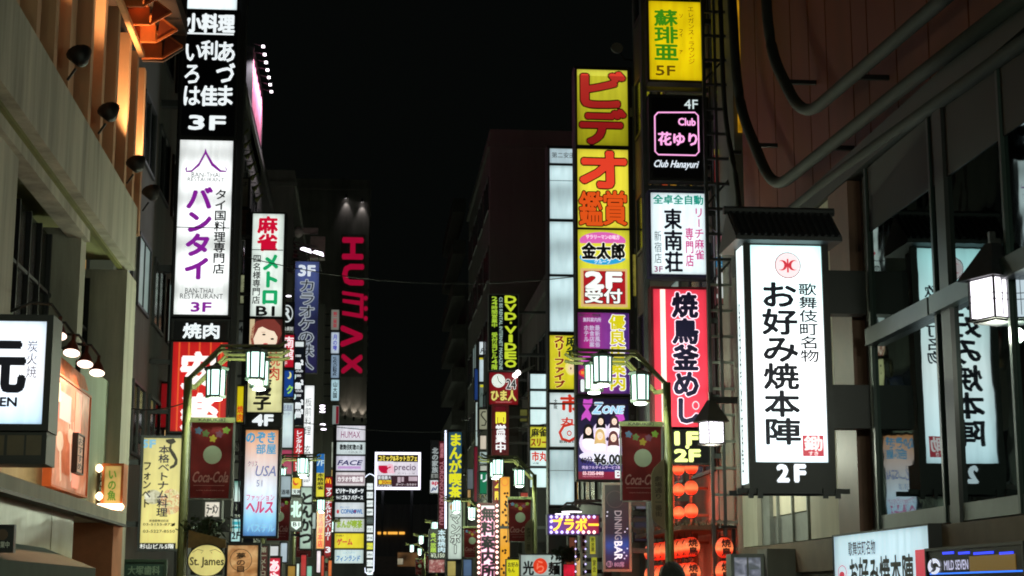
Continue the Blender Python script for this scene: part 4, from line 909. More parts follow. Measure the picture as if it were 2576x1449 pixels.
S = Sign('yellow_arrow_sign', 'yellow sign with orange marks left of the cream barbecue sign', 'sign', (596, 972, 612, 1062), D=49, th=.15, mat=E(c(220, 200, 20), .9, var=.2), back=False); S.text('焼肉', (597, 1020, 611, 1060), G(200, 60, 30), True, .06)
S = Sign('lit_sign', 'teal lit sign with 2F left of the graded sign', 'sign', (582, 1306, 604, 1362), D=48, th=.15, mat=E(c(190, 235, 230), .95, var=.2), back=False); S.text('2F', (583, 1338, 603, 1356), INK, bold=.03); S.plate((583, 1312, 604, 1320), G(60, 170, 180)); S.plate((583, 1324, 604, 1329), G(60, 170, 180))
S = Sign('lit_sign', 'small green lit window sign above the teal 2F sign', 'sign', (585, 1210, 604, 1262), D=48, th=.15, mat=E(c(150, 220, 200), .9, stops=[(0, c(235, 250, 240)), (.3, c(220, 250, 240)), (.6, c(40, 110, 90))]), back=False)
# ------------------------------------------------------------------ left middle distance
def sg(label, r, D, col, st=.95, name='lit_sign', wall=None, **k):
    return Sign(name, label, 'sign', r, D=D, th=.25, fr=k.pop('fr', .04), mat=k.pop('mat', None) or E(c(*col), st, var=k.pop('var', .15), scale=1.2), wall=wall, **k)
t = thing('rooftop_gantry', 'pale steel louvre gantry with a ball on top behind the blue banner', 'gantry', (P(760, 650, 90).x, 90, 20))
a0, a1 = P(715, 600, 88), P(808, 650, 88)
for i in range(9):
    p, q = P(700, 600+i*10, 88), P(800-i*6, 622+i*8, 84); MB().bar(p, q, .04).build('louvre', M('pinkish_steel', c(190, 160, 165), .5), t)
p, q = P(716, 572, 88), P(800, 588, 88); MB().box((p.x, 88, q.z), (q.x, 88.2, p.z)).build('top_board', M('pinkish_steel', c(190, 160, 165), .5), t)
p, q = P(780, 650, 88), P(818, 597, 88); MB().box((p.x, 87.8, p.z), (q.x, 88.6, q.z)).build('side_board', M('pinkish_steel', c(190, 160, 165), .5), t)
p = P(751, 577, 88); MB().lathe((p.x, 87.8, p.z-.2), [(.05, -.3), (.2, -.2), (.3, 0), (.2, .2), (.05, .3)], 12).build('ball', M('white_ball', c(230, 210, 215), .5), t, True)
for u in (730, 755, 780, 800): p, q = P(u, 740, 88), P(u, 660, 88); MB().bar(p, q, .05).build('post', GRYM, t)
p0 = P(760, 760, 88); MB().box((P(715,700,88).x, 88.3, 2), (P(818,700,88).x, 90, p0.z)).build('tower', DARKW, t)
for i, (u, v) in enumerate(((768, 630), (799, 638))):
    p = P(u, v, 80); tt = thing('banner_floodlight', f'{("left", "right")[i]} bright floodlight above the blue banner', 'floodlight', p); MB().prism([p+Vector((-.25,0,.1)), p+Vector((.3,0,-.08)), p+Vector((.25,0,.06)), p+Vector((-.1,0,.16))], (0,.3,0)).build('lens', E(c(250,240,255), 5), tt); MB().tube([p+Vector((0,.3,.1)), p+Vector((0,6,.3))], .04, 6).build('arm', BLK, tt)
S = sg('long blue hanging banner with outlined katakana and 3F', (740, 658, 800, 938), 76, (70, 80, 140), name='blue_banner', fr=.02, frame=GRYM, mat=E(c(60, 70, 120), .8, stops=[(0, c(44, 40, 84)), (2.5, c(34, 38, 70)), (5.1, c(84, 100, 160))], var=.3), back=False)
S.text('3F', (752, 668, 792, 694), G(215, 225, 235), bold=.07); S.text('カラオケの鉄人', (752, 702, 790, 930), M('blue_ink', c(40, 44, 74), .6), True, .0, out=(G(170, 180, 190, .8), .09))
S = sg('black sign with a white circled letter R beside the blue banner', (712, 762, 738, 832), 66, (10, 12, 14), name='round_mark_sign', back=False); S.ell(722, 789, 15, 22, G(210,220,220), 'ring', 1, 30, ring=.14); S.text('R', (713, 775, 731, 803), G(210,220,220), bold=.04); S.text('会員制', (713, 822, 737, 832), G(190,195,190))
S = sg('red lit sign with two white kanji right of the cream barbecue sign', (712, 843, 739, 924), 60, (190, 20, 44), wall=LW); S.text('南館', (715, 846, 738, 906), G(245, 225, 230, 1.1), True, .03); S.text('F', (715, 910, 722, 920), G(240,220,220))
S = sg('blue lit sign with a yellow crescent moon', (712, 932, 738, 998), 60, (26, 70, 150), .85, wall=LW); S.ell(727, 944, 6, 9, G(225, 225, 140), 'moon', 1); S.ell(724, 942, 5, 8, G(26, 70, 150, .85), 'moon_shadow', 2); S.text('ク', (722, 970, 736, 990), G(150, 210, 80), bold=.05)
S = sg('pale lit sign with grey lettering below the moon sign', (709, 1014, 737, 1126), 58, (205, 222, 228), 1.0, var=.3, wall=LW); S.text('居酒屋', (712, 1018, 735, 1034), G(120,130,150)); S.text('一ク', (714, 1038, 730, 1044), G(120,130,150))
S = sg('pink lit sign partly hidden behind a street lamp', (703, 1132, 734, 1192), 57, (150, 40, 80), .75)
S = sg('tall black sign column with repeated white lettering and white dots', (739, 858, 764, 1068), 64, (8, 14, 22), name='black_sign_column', back=False, wall=LW)
S.plate((742, 860, 764, 872), G(215, 225, 225), 'print', 1)
for v in (905, 1006-57, 1064-57-0+0): pass
for v in (918, 968, 1018): S.text('m²', (744, v-12, 762, v+10), LT, bold=.06); S.text('1000', (744, v-26, 757, v-20), LT); S.text('club', (744, v+12, 762, v+18), LT); S.ell(741, v+30, 3.5, 7, G(200, 235, 230), 'dot', 1, 12)
S.text('m²', (744, 1030, 762, 1050), LT, bold=.06)
S = sg('red vertical sign with white katakana beside the tall white sign', (739, 1078, 763, 1186), 63, (200, 30, 40), .9, wall=LW); S.text('レンタルルーム空室', (744, 1082, 759, 1184), LT, True, .04)
S = sg('tall narrow white lit sign with thin black brush characters', (764, 970, 788, 1228), 68, (245, 250, 250), 1.25, wall=LW); S.text('板前料理　玄菜別邸', (766, 1000, 782, 1215), INK, True, .0)
for i, (u, v) in enumerate(((726, 745), (731, 762), (811, 1021), (811, 1028), (811, 1036), (812, 1068), (814, 1080))):
    p = P(u, v, 72); t = thing('facade_light', ('upper oval lamp beside the red and white mahjong sign', 'second oval lamp beside the mahjong sign', 'top of five oval lamps left of the red letters', 'second of five oval lamps left of the red letters', 'third of five oval lamps left of the red letters', 'fourth of five oval lamps left of the red letters', 'lowest of five oval lamps left of the red letters')[i], 'lamp', p, 0, 'small oval facade lamps')
    MB().lathe(p, [(.02, -.03), (.08, -.02), (.085, .02), (.02, .04)], 10, Matrix.Rotation(.3, 3, 'X') @ Matrix.Diagonal((1.4, 1, 1))).build('lens', E(c(250, 240, 255), 4, sample=False), t); MB().bar(p+Vector((0,.0,.02)), p+Vector((-.2,1.2,.05)), .02).build('arm', BLK, t)
S = sg('grey lit sign with two small kanji low on the left', (704, 1198, 731, 1250), 52, (170, 190, 196), .9, wall=LW); S.text('酒場', (708, 1232, 728, 1244), INK)
S = sg('yellow and white lit sign with a red curl low on the left', (734, 1202, 758, 1244), 66, (238, 200, 30), 1.0); S.ell(744, 1212, 7, 9, G(200, 60, 30), 'curl', 1); S.ell(746, 1209, 6, 7, G(238, 200, 30), 'curl_gap', 2); S.plate((734, 1230, 758, 1244), G(215, 230, 225), 'print', 1); S.text('天神', (737, 1232, 756, 1243), INK, lay=3)
S = sg('white arrow shaped sign reading B1 below a dark board', (730, 1252, 758, 1335), 60, (16, 30, 28), name='arrow_sign', back=False); S.text('北', (732, 1262, 757, 1300), G(190, 225, 215), bold=.05)
S.poly([(733,1312),(757,1312),(757,1324),(745,1333),(733,1324)], G(220, 240, 235), 'arrow', 1); S.text('B1', (737, 1314, 753, 1324), INK, bold=.03)
S = sg('pale green lit sign with huge black hiragana running down it', (756, 1226, 783, 1380), 64, (180, 205, 190), .9, wall=LW); S.text('とんかつ', (754, 1238, 786, 1370), INK, True, .06)
S = sg('small white sign with a thick black bar character under the huge hiragana', (758, 1344, 784, 1382), 65, (200, 216, 214), .9); S.text('日', (760, 1346, 782, 1378), INK, bold=.05)
S = sg('yellow lit mahjong sign with a blue top left of the red vertical sign', (796, 1142, 816, 1262), 84, (225, 214, 60), .95, wall=LW); S.plate((796, 1142, 816, 1190), G(30, 100, 170), 'print', 1); S.text('7F', (797, 1158, 815, 1172), G(200, 225, 230), lay=3); S.text('本格麻雀', (798, 1190, 814, 1232), INK, True, .04); S.plate((796, 1256, 816, 1262), G(30, 60, 150), 'print', 1)
S = sg('tall red sign with a golden arch and white katakana running down', (817, 1200, 834, 1400), 92, (160, 14, 30), .9, wall=-4.0)
AR = G(255, 190, 30, 1.1)
S.line([(819,1216),(820.5,1207),(822.5,1203),(824.5,1207),(825.5,1215)], 2, AR, 'arch', 1); S.line([(825.5,1215),(826.5,1207),(828.5,1203),(831,1207),(832,1217)], 2, AR, 'arch', 1); S.text('マクドナルドハンバーガー', (819, 1226, 833, 1360), LT, True, .04); S.text('3', (819, 1376, 831, 1390), LT, bold=.05)
S = sg('small orange and red lit sign cluster under the yellow mahjong sign', (797, 1268, 816, 1380), 80, (230, 150, 90), .9, var=.6); S.plate((799, 1276, 812, 1286), G(225, 215, 40)); S.text('居酒屋本店', (800, 1292, 812, 1376), G(190, 40, 40), True, .05)
# narrow white signs up the dark wall left of the red letters
for i, (v0, v1, tt, cc) in enumerate(((779, 830, '第二東亜', (150, 150, 140)), (836, 889, '月の雫', (196, 210, 225)), (893, 951, 'KARAOKEBAR', (150, 175, 200)), (955, 1008, '山大国', (180, 215, 225)))):
    S = sg(('topmost dim white panel with red print', 'second white panel with a blue kanji', 'third pale blue panel with a column of letters', 'lowest pale cyan panel with black marks')[i]+', narrow stack left of the red letters', (833, v0, 853, v1), 118, cc, (.6, .9, .75, .95)[i], back=False, wall=-4.0)
    S.text(tt, (838, v0+5, 848, v1-6), (G(150, 50, 60), G(60, 60, 170), NAVY, INK)[i], True, .03)
S = sg('narrow red and white panel at the foot of the thin stack by the red letters', (836, 1020, 853, 1068), 118, (150, 165, 160), .7, back=False); S.plate((845, 1022, 852, 1066), G(110, 20, 34), 'print', 1)
# ------------------------------------------------------------------ pylon directory
a, b = P(836, 1200, 115.4), P(921, 1200, 115.4); t = thing('pylon', 'black pylon that carries the column of landscape shop signs', 'pylon', (a.x, 115.4, 0))
MB().box((a.x, 115.3, .08), (b.x, 116.2, P(880, 1066, 115).z)).build('casing', BLK, t)
TL = G(20, 110, 180, .9)
dirs = [((847, 1071, 919, 1108), (228, 226, 236), 'top landscape sign with thin pink lettering on the pylon', [('HUMAX', (858, 1085, 906, 1102), G(130, 40, 90), .0), ('SHINJUKU KABUKICHO', (858, 1075, 902, 1079), G(90, 130, 140), 0)]),
 ((847, 1112, 919, 1143), (214, 228, 230), 'second landscape sign with black brush lettering on the pylon', [('歌舞伎町歌の湯', (855, 1118, 912, 1132), INK, .03), ('一二三四五六', (857, 1135, 910, 1140), INK, 0)]),
 ((846, 1147, 918, 1184), (222, 220, 238), 'third landscape sign with slanted blue lettering over a lilac bar on the pylon', [('FACE', (849, 1158, 912, 1170), G(30, 30, 90), .05)]),
 ((845, 1188, 918, 1222), (226, 218, 222), 'fourth landscape sign with white katakana on a grey pink band', [('カラオケ歌広場', (850, 1199, 913, 1212), G(240, 236, 238, 1.1), .05)]),
 ((845, 1226, 917, 1259), (10, 12, 26), 'fifth landscape sign, black with two lines of white katakana', [('ビリヤード&ダーツ', (846, 1229, 914, 1241), LT, .05), ('ゴルフ バグース', (860, 1246, 913, 1257), LT, .04)]),
 ((843, 1264, 916, 1301), (214, 222, 228), 'sixth landscape sign with blue lettering and a red half disc', [('COPABOWL', (858, 1281, 912, 1292), TL, .04), ('新宿コパボウル', (856, 1274, 880, 1278), TL, 0)]),
 ((843, 1305, 916, 1338), (206, 212, 206), 'seventh landscape sign with fat yellow green hiragana', [('まんが喫茶', (848, 1309, 911, 1328), G(150, 180, 50, .9), .08), ('マンボー', (886, 1329, 910, 1336), G(140, 150, 140), .0)]),
 ((842, 1342, 915, 1379), (232, 214, 30), 'eighth landscape sign, yellow with red katakana', [('ゲーム', (848, 1355, 886, 1371), G(200, 60, 40, .9), .05), ('地域最大', (846, 1345, 866, 1350), INK, 0)]),
 ((842, 1383, 914, 1417), (206, 226, 226), 'lowest landscape sign with slanted blue katakana', [('フィンランド', (846, 1398, 906, 1412), TL, .03), ('ジョイフルサウナ', (862, 1387, 894, 1394), G(90, 130, 160), 0)])]
for i, (r, cc, lab, tx) in enumerate(dirs):
    S = Sign('directory_sign', lab, 'sign', r, D=115, th=.25, fr=.05, mat=E(c(*cc), .98, var=.12, scale=1), group='landscape shop signs on the pylon', back=False)
    if i == 2: S.plate((850, 1173, 908, 1179), G(190, 150, 205), 'bar', 1)
    if i == 3: S.plate((847, 1195, 916, 1216), G(150, 128, 136), 'band', 1)
    if i == 5: S.ell(850, 1287, 3, 5, G(190, 30, 50), 'half_disc', 1); S.ell(892, 1287, 3.5, 5, G(150, 40, 60), 'disc', 1)
    if i == 4: S.text('チャレンジ', (846, 1247, 858, 1256), LT)
    for q in tx: S.text(q[0], q[1], q[2], bold=q[3], shear=.25 if q[0] in ('FACE', 'フィンランド') else 0, lay=3)
# neon outlined pylon
NT = E(c(228, 236, 255), 2.2, sample=False)
S = Sign('neon_pylon', 'slim black pylon outlined in white neon with a ladder of small white signs', 'sign', (921, 1196, 941, 1440), D=112, th=.5, fr=0, mat=M('black_board', c(12, 12, 20), .4), back=False)
def lo2(u, v): a, b = S.loc(u, v); return (a, -.05, b)
pts = [(918,1428),(919,1440),(926,1443),(933,1443),(940,1436),(943,1300),(944,1200),(938,1195),(930,1192),(922,1197),(919,1201)]
for k in range(len(pts)-1): MB().tube([lo2(*pts[k]), lo2(*pts[k+1])], .022, 6).build('neon_tube', NT, S.root, rel=False)
for k in range(11):
    v = 1216+k*21.4
    cc = (230, 238, 240) if k not in (4, 7) else ((60, 70, 70) if k == 4 else (215, 215, 60))
    S.plate((923, v, 938, v+16), G(*cc, 1.0), 'small_panel', 1); S.text(('ペット', 'ステ', '100円', '夢', 'バー', '花', '麻雀', 'ゲーム', '寿', 'カフェ', '湯')[k], (923, v+5, 937, v+12), G(110, 120, 120), lay=3)
# manga net cafe billboard at the end
S = Sign('billboard', 'landscape lit billboard with white neon edge at the far end of the street', 'billboard', (948, 1143, 1053, 1226), D=205, th=.6, fr=.25, frame=E(c(240, 236, 255), 1.9, sample=False, var=.02), lip=.2, mat=E(c(232, 226, 236), 1.0), back=False)
S.plate((949, 1144, 1052, 1162), G(28, 22, 10), 'band', 1); S.text('コミック&ネットカフェ', (953, 1146, 1049, 1160), G(240, 220, 90, 1.05), bold=.04, lay=3)
S.ell(968, 1176, 16, 15, G(190, 20, 60), 'bowl', 1); S.plate((950, 1160.5, 990, 1171), G(232, 226, 236, .98), 'print', 2)
S.text('a', (975, 1168, 992, 1190), G(240, 190, 205), bold=.06, lay=4); S.text('precio', (992, 1168, 1046, 1188), G(110, 90, 110), lay=4); S.text('アプレシオ', (1000, 1189, 1044, 1193), G(120, 120, 120), lay=4)
S.plate((949, 1196, 1052, 1225), G(58, 36, 44), 'print', 1); S.text('新宿最大', (951, 1197, 984, 1206), LT, lay=3); S.plate((953, 1208, 984, 1218), G(236, 210, 60), 'print', 2); S.text('30m', (960, 1209, 983, 1217), G(170, 40, 30), lay=4, bold=.04); S.text('ハイジアB1', (951, 1219, 985, 1225), LT, lay=3)
for q in ((1000, 1200, 1008, 1214), (1010, 1200, 1016, 1212), (1028, 1199, 1050, 1210)): S.plate(q, G(190, 170, 180), 'print', 2)
S.text('ダーツ・カラオケ', (996, 1216, 1048, 1222), G(225,215,220), lay=3)
for sx in (-.35, .35): MB().box((S.w*sx-.15, .7, -6), (S.w*sx+.15, 1.0, -.26)).build('leg', DKM, S.root)
extra = [((676,1374,700,1398),46,(226,230,232),1.0,'small blank white lit box above the bright red hiragana sign'), ((706,1366,722,1414),50,(196,214,226),.9,'pale lit upright box left of the small red banner'),
 ((688,1422,704,1449),48,(220,70,110),.8,'pink shop fascia glimpsed right of the red hiragana sign'), ((724,1424,742,1470),49,(196,150,60),.7,'amber lit board at the bottom edge under the red banner'),
 ((746,1418,752,1470),56,(210,226,220),1.0,'thin white light strip at the bottom below the green sign'), ((772,1424,784,1470),62,(150,214,190),.8,'pale green lit board at the bottom left of centre'),
 ((797,1386,806,1440),74,(250,236,240),1.2,'slim bright white strip under the orange red cluster'), ((808,1398,815,1449),76,(216,80,60),.9,'slim red lit strip beside the bright white strip'),
 ((834,1112,842,1176),116,(190,200,180),.8,'narrow pale lit box left of the pylon signs, topmost'), ((833,1182,841,1236),116,(226,200,130),.8,'narrow amber lit box left of the pylon signs'),
 ((832,1242,840,1296),116,(222,190,180),.8,'narrow rosy lit box left of the pylon signs'), ((831,1302,839,1352),116,(214,210,190),.8,'narrow cream lit box left of the pylon signs'), ((830,1358,838,1404),116,(200,200,110),.8,'narrow yellowish lit box left of the pylon signs, lowest'),
 ((606,1366,616,1398),60,(226,232,232),1.0,'small white lit window box under the graded sign'), ((586,1068,606,1110),52,(60,66,56),.6,'dim olive board between the left stacks'),
 ((1255,1092,1272,1134),67,(150,40,40),.6,'dim red board right of the deep red kanji sign') if False else ((1308,1030,1326,1060),69,(120,120,60),.5,'dim yellow box light below the small floodlights'),
 ((1166,1408,1186,1449),70,(90,120,160),.7,'bluish marbled board at the bottom left of the advice sign'), ((1208,1172,1228,1184),75,(210,214,200),.9,'tiny cream board above the green sign'),
 ((1126,1412,1146,1449),88,(190,170,90),.7,'small amber board under the white sign with orange emblem'), ((1450,1400,1462,1449),44,(236,190,120),.9,'glowing warm doorway strip behind the bulb strings'),
 ((1000,1405,1014,1420),236-2,(200,190,160),.6,'tiny lit doorway in the far dark block'), ((1600,1270,1640,1280),41,(120,120,140),.5,'dim grey shop lintel light beyond the blue banner')]
extra += [((786,1290,794,1330),72,(200,220,210),.8,'slim pale box right of the huge hiragana sign'), ((757,1396,770,1449),66,(206,60,60),.8,'small red board under the green hiragana sign'),
 ((716,1196,722,1330),70,(150,170,170),.5,'slim grey lit strip behind the low grey sign'), ((826,1410,834,1449),90,(236,120,60),.9,'small orange lit board left of the lowest pylon sign'),
 ((846,1424,870,1449),118,(60,90,120),.6,'dim blue board under the pylon signs'), ((874,1426,884,1449),118,(200,190,170),.6,'dim cream board under the pylon signs'),
 ((1104,1290,1123,1326),97,(210,226,236),1.0,'small bright box light beside the white neon edge'), ((1164,1262,1170,1400),92,(130,150,110),.5,'slim greenish lit edge beside the white sign'),
 ((1176,1180,1190,1230),86,(120,130,140),.5,'dim grey box light left of the dark red narrow sign'), ((1252,1148,1262,1162),66,(226,200,120),.8,'tiny amber box beside the horizontal white sign'),
 ((1310,1240,1330,1256),62,(190,60,50),.7,'small red box light above the second right banner'), ((664,1204,668,1250),60,(160,200,190),.6,'thin pale strip behind the graded sign') if False else ((608,1118,612,1196),52,(200,190,60),.7,'thin yellow strip left of the graded sign'),
 ((1432,1352,1446,1398),44.5,(120,60,40),.6,'dull orange board right of the ramen board plants'), ((1596,1300,1636,1360),40.5,(36,40,56),.8,'dark bluish shop board between the blue banner and the pole')]
for r_, D_, cc_, st_, lb_ in extra: sg(lb_, r_, D_, cc_, st_, name='light_box', var=.5, back=False)
# ------------------------------------------------------------------ right stack nearest (club and restaurant signs)
RW = 7.05
def mast(label, u0, u1, vtop, D, z0=3.0, side=1, wall=7.0):
    a, b = P(u0, 700, D), P(u1, 700, D); t = thing('sign_mast', label, 'mast', (a.x, D, 0))
    MB().box((a.x, D, z0), (b.x, D+.5, P(u0, vtop, D).z)).build('casing', BLK if D > 33 else DKM, t)
    if abs(wall) > abs(b.x): 
        for z in (5, 8, 11): MB().box((b.x, D+.1, z), (wall, D+.3, z+.12)).build('bracket', DKM, t)
    MB().box(((a.x+b.x)/2-.1, D+.05, .08), ((a.x+b.x)/2+.1, D+.25, z0-.001)).build('post', DKM, t)
    return t
a = P(1644, 700, 32.6); b = P(1776, 700, 32.6)
t = thing('sign_rack', 'dark steel rack holding the club and restaurant signs', 'rack', (a.x, 32.6, 0))
MB().box((a.x-.22, 32.35, .08), (a.x-.12, 32.6, 15)).build('upright', DKM, t); MB().box((b.x+.1, 32.35, .08), (b.x+.2, 32.6, 15)).build('upright', DKM, t)
for z in (5.3, 7.85, 9.75, 9.95, 11.85): MB().box((a.x-.119, 32.45, z), (b.x+.099, 32.55, z+.08)).build('rail', DKM, t)
R1 = []
S = Sign('lit_sign', 'yellow lit lounge sign with green kanji and 5F, topmost on the right rack', 'sign', (1633, 4, 1767, 202), D=32, th=.3, frame=M('dark_bronze', c(50, 42, 20), .5), mat=E(c(238, 206, 10), 1.0, var=.22, scale=1.2), wall=RW)
GR_ = G(60, 140, 20, .85); BRN = G(110, 84, 10, .7)
S.text('蘇琲亜', (1647, 24, 1704, 153), GR_, True, .045); S.text('5F', (1650, 166, 1698, 190), BRN, bold=.03); S.text('エレガンス・ラウンジ', (1731, 16, 1746, 162), BRN, True, .0)
for ch, v in (('ソ', 36), ('フ', 74), ('ィ', 84), ('ア', 127)): S.text(ch, (1709, v, 1717, v+9), BRN)
S = Sign('club_sign', 'black sign with pink neon square, cursive lettering and 4F on the right rack', 'sign', (1640, 246, 1766, 448), D=32, th=.3, fr=.06, mat=M('black_acrylic', c(6, 7, 14), .3), back=False, wall=RW)
PK = G(250, 170, 225, 1.2)
S.text('4F', (1721, 251, 1755, 274), G(210, 225, 225), bold=.01, lay=2)
rr = [(1655,283),(1748,283),(1756,291),(1758,382),(1750,391),(1656,389),(1648,381),(1647,292),(1655,283)]
S.line(rr, 3.4, PK, 'neon_square'); S.text('Club', (1706, 298, 1749, 316), PK, bold=.04, lay=3); S.text('花ゆり', (1656, 334, 1753, 366), PK, bold=.05, lay=3); S.text('Club Hanayuri', (1646, 404, 1758, 427), G(225, 235, 245, 1.1), bold=.02, shear=.4)
S = Sign('lit_sign', 'white lit mahjong sign with black, pink and green characters on the right rack', 'sign', (1638, 486, 1774, 690), D=32, th=.3, frame=M('indigo_frame', c(40, 34, 70), .4), mat=E(c(226, 242, 248), 1.25, var=.08), wall=RW)
S.text('全卓全自動', (1643, 491, 1768, 514), G(20, 150, 130, .9), bold=.06); S.text('東南荘', (1672, 524, 1715, 686), NAVY, True, .045); S.text('リーチ麻雀', (1747, 522, 1770, 654), G(205, 70, 140, .9), True, .02)
S.text('専門店', (1725, 572, 1744, 672), G(205, 70, 140, .9), True, .03); S.text('新宿店', (1646, 580, 1664, 664), M('grey_ink', c(120, 130, 140), .6), True, .0); S.text('3F', (1646, 670, 1667, 684), G(150, 60, 110, .8), bold=.03)
S = Sign('lit_sign', 'tall red lit grilled chicken sign with dark brush characters edged in white', 'sign', (1645, 728, 1780, 1074), D=32, th=.3, frame=M('dark_red_frame', c(90, 14, 24), .5), mat=E(c(236, 60, 82), 1.05, var=.12, scale=.7), wall=RW)
S.plate((1663, 728, 1676, 1074), G(255, 224, 214, 1.3), 'stripe', 1)
S.text('焼鳥釜めし', (1694, 735, 1756, 1066), NAVY, True, .055, out=(G(255, 225, 245, 1.2), .12), lay=3)
S.ell(1750, 1020, 9, 11, G(250, 200, 215, 1.1), 'seal', 2, 20, ring=.25)
S = Sign('floor_sign', 'black sign with pale yellow 1F and 2F under the tall red sign', 'sign', (1690, 1081, 1782, 1164), D=32, th=.3, mat=M('black_acrylic', c(6, 7, 14), .3), back=False, wall=RW)
YL = G(236, 244, 150, 1.15); S.text('1F', (1699, 1088, 1758, 1118), YL, bold=.1); S.ell(1729, 1124, 5, 5, YL, 'dot'); S.text('2F', (1698, 1132, 1760, 1160), YL, bold=.1)
# red paper lanterns
LR = M('lantern_paper_red', (0, 0, 0)); 
LRE = E(c(255, 80, 40), 1.08, var=.05, sample=True, edge=False, stops=[(-.17, c(200, 24, 12)), (-.08, c(246, 62, 34)), (-.02, c(255, 140, 84)), (.02, c(255, 140, 84)), (.09, c(244, 60, 34)), (.17, c(190, 22, 12))]); LRD = M('lantern_rib', c(120, 30, 20), .7)  # bulb glow put into the paper colour, brightest across the middle
def paper_lantern(label, p, r, h, grp, txt=None, hook=None):
    t = thing('paper_lantern', label, 'lantern', p, 0, grp); prof = []
    n = 9
    for i in range(n*2+1):
        a = -1+2*i/(n*2); rr = r*math.sqrt(max(0, 1-(a*.95)**2)); rr *= 1 if i % 2 else .965; prof.append((rr, a*h/2))
    MB().lathe(p, prof, 16).build('paper', LRE, t, False)
    MB().lathe((p[0], p[1], p[2]+h/2+.001), [(r*.3, 0), (r*.36, .02), (r*.2, .022)], 12).build('cap', BLK, t); MB().lathe((p[0], p[1], p[2]-h/2-.034), [(r*.2, 0), (r*.34, .003), (r*.34, .033)], 12).build('base_ring', BLK, t)
    MB().bar((p[0], p[1], p[2]+h/2+.03), (p[0], p[1], p[2]+h/2+(hook or .12)), .006).build('cord', BLK, t)
    MB().lathe(p, [(r*.1, -h*.1), (r*.16, 0), (r*.1, h*.1)], 8).build('bulb', B1, t)
    L = bpy.data.lights.new('lamp', 'POINT'); L.energy = 14; L.color = (1, .08, .03); L.shadow_soft_size = .04
    lo = bpy.data.objects.new('lamp', L); COL.objects.link(lo); lo.parent = t; lo.location = (0, 0, -h/2-.1)
    if txt: TXT.append(dict(t=txt, box=(-r*.5, -h*.42, r*.5, h*.42), mat=INK, vert=True, bold=.05, shear=0, y=-r*1.05, par=t, rot=0, name='lettering'))
    return t
for j, (v, q) in enumerate(((1180, 'top'), (1232, 'middle'), (1290, 'bottom'))):
    for i, u in enumerate((1707, 1739)):
        p = P(u, v-(5 if i else 0), 33.2-i*.3); r = (.125, .142)[i]
        paper_lantern(f'plain glowing red paper lantern, {q} of the {("left", "right")[i]} column under the black floor sign', p, r, r*2, 'red paper lanterns in two columns')
a0, b0 = P(1690, 1100, 33.4), P(1790, 1340, 33.4)
t = thing('lantern_rack', 'wooden slatted rack behind the two columns of red lanterns', 'rack', (a0.x, 33.5, 0)); 
WOOD = M('dark_wood', c(90, 60, 44), .7, var=.3, scale=6)
for k in range(3): MB().box((a0.x+k*.37, 33.5, 1.0), (a0.x+.05+k*.37, 33.56, 4.6)).build('post', WOOD, t)
for z in (2.6, 3.15, 3.7, 4.2): MB().box((a0.x, 33.44, z), (b0.x, 33.499, z+.05)).build('rail', WOOD, t)
for j, z0 in enumerate((2.47, 2.0)):
    for k in range(8):
        y = 35.4-k*.62; D_ = y; u = 1745-(y-31)*(1745-1652)/4.4
        p = (6.16, y, z0)
        if j == 1 or True:
            paper_lantern(f'{("upper", "lower")[j]} row red lantern with black characters in the eaves row, '+('farthest', 'second farthest', 'third farthest', 'fourth farthest', 'fourth nearest', 'third nearest', 'second nearest', 'nearest')[k], p, .17, .36, 'red paper lanterns in two rows under the eaves', '焼鳥')
t = thing('eaves_frame', 'dark wooden eaves frame with rough top edge above the rows of red lanterns', 'eaves', (6.3, 33, 0))
MB().box((5.9, 30.7, 2.78), (6.9, 36.0, 2.86)).build('eaves_board', WOOD, t)
for y in (30.8, 32.6, 34.3, 35.9): MB().box((6.5, y, .08), (6.6, y+.1, 2.779)).build('post', WOOD, t)
rnd = random.Random(5); m = MB()
for i in range(500):
    y = rnd.uniform(30.6, 36); x = rnd.uniform(5.85, 6.9); z = 2.86; dx, dy = rnd.uniform(-.12, .12), rnd.uniform(-.12, .12)
    m.face([(x, y, z), (x+.02, y, z), (x+dx, y+dy, z+rnd.uniform(.05, .2))])
o = m.build('straw_edge', M('straw', c(80, 66, 50), .9, var=.4), t); o['kind'] = 'stuff'
for j, v in enumerate((1378, 1437)):
    p = P(1822, v, 29.4); paper_lantern(f'large round red lantern lettered in black beside the pale pilaster, {("upper", "lower")[j]} of the pair', p, .165, .36, 'pair of big lettered lanterns', '焼鳥', .3)
for j in range(1): 
    t = thing('lantern_post', 'black post carrying the pair of lettered red lanterns', 'post', (P(1846, 1400, 29.5).x, 29.5, 0)); q = P(1846, 1350, 29.5); MB().box((q.x-.03, 29.5, .08), (q.x+.03, 29.56, 2.75)).build('post', BLK, t); MB().box((P(1810,1350,29.5).x, 29.38, 2.76), (q.x+.03, 29.56, 2.8)).build('arm', BLK, t)
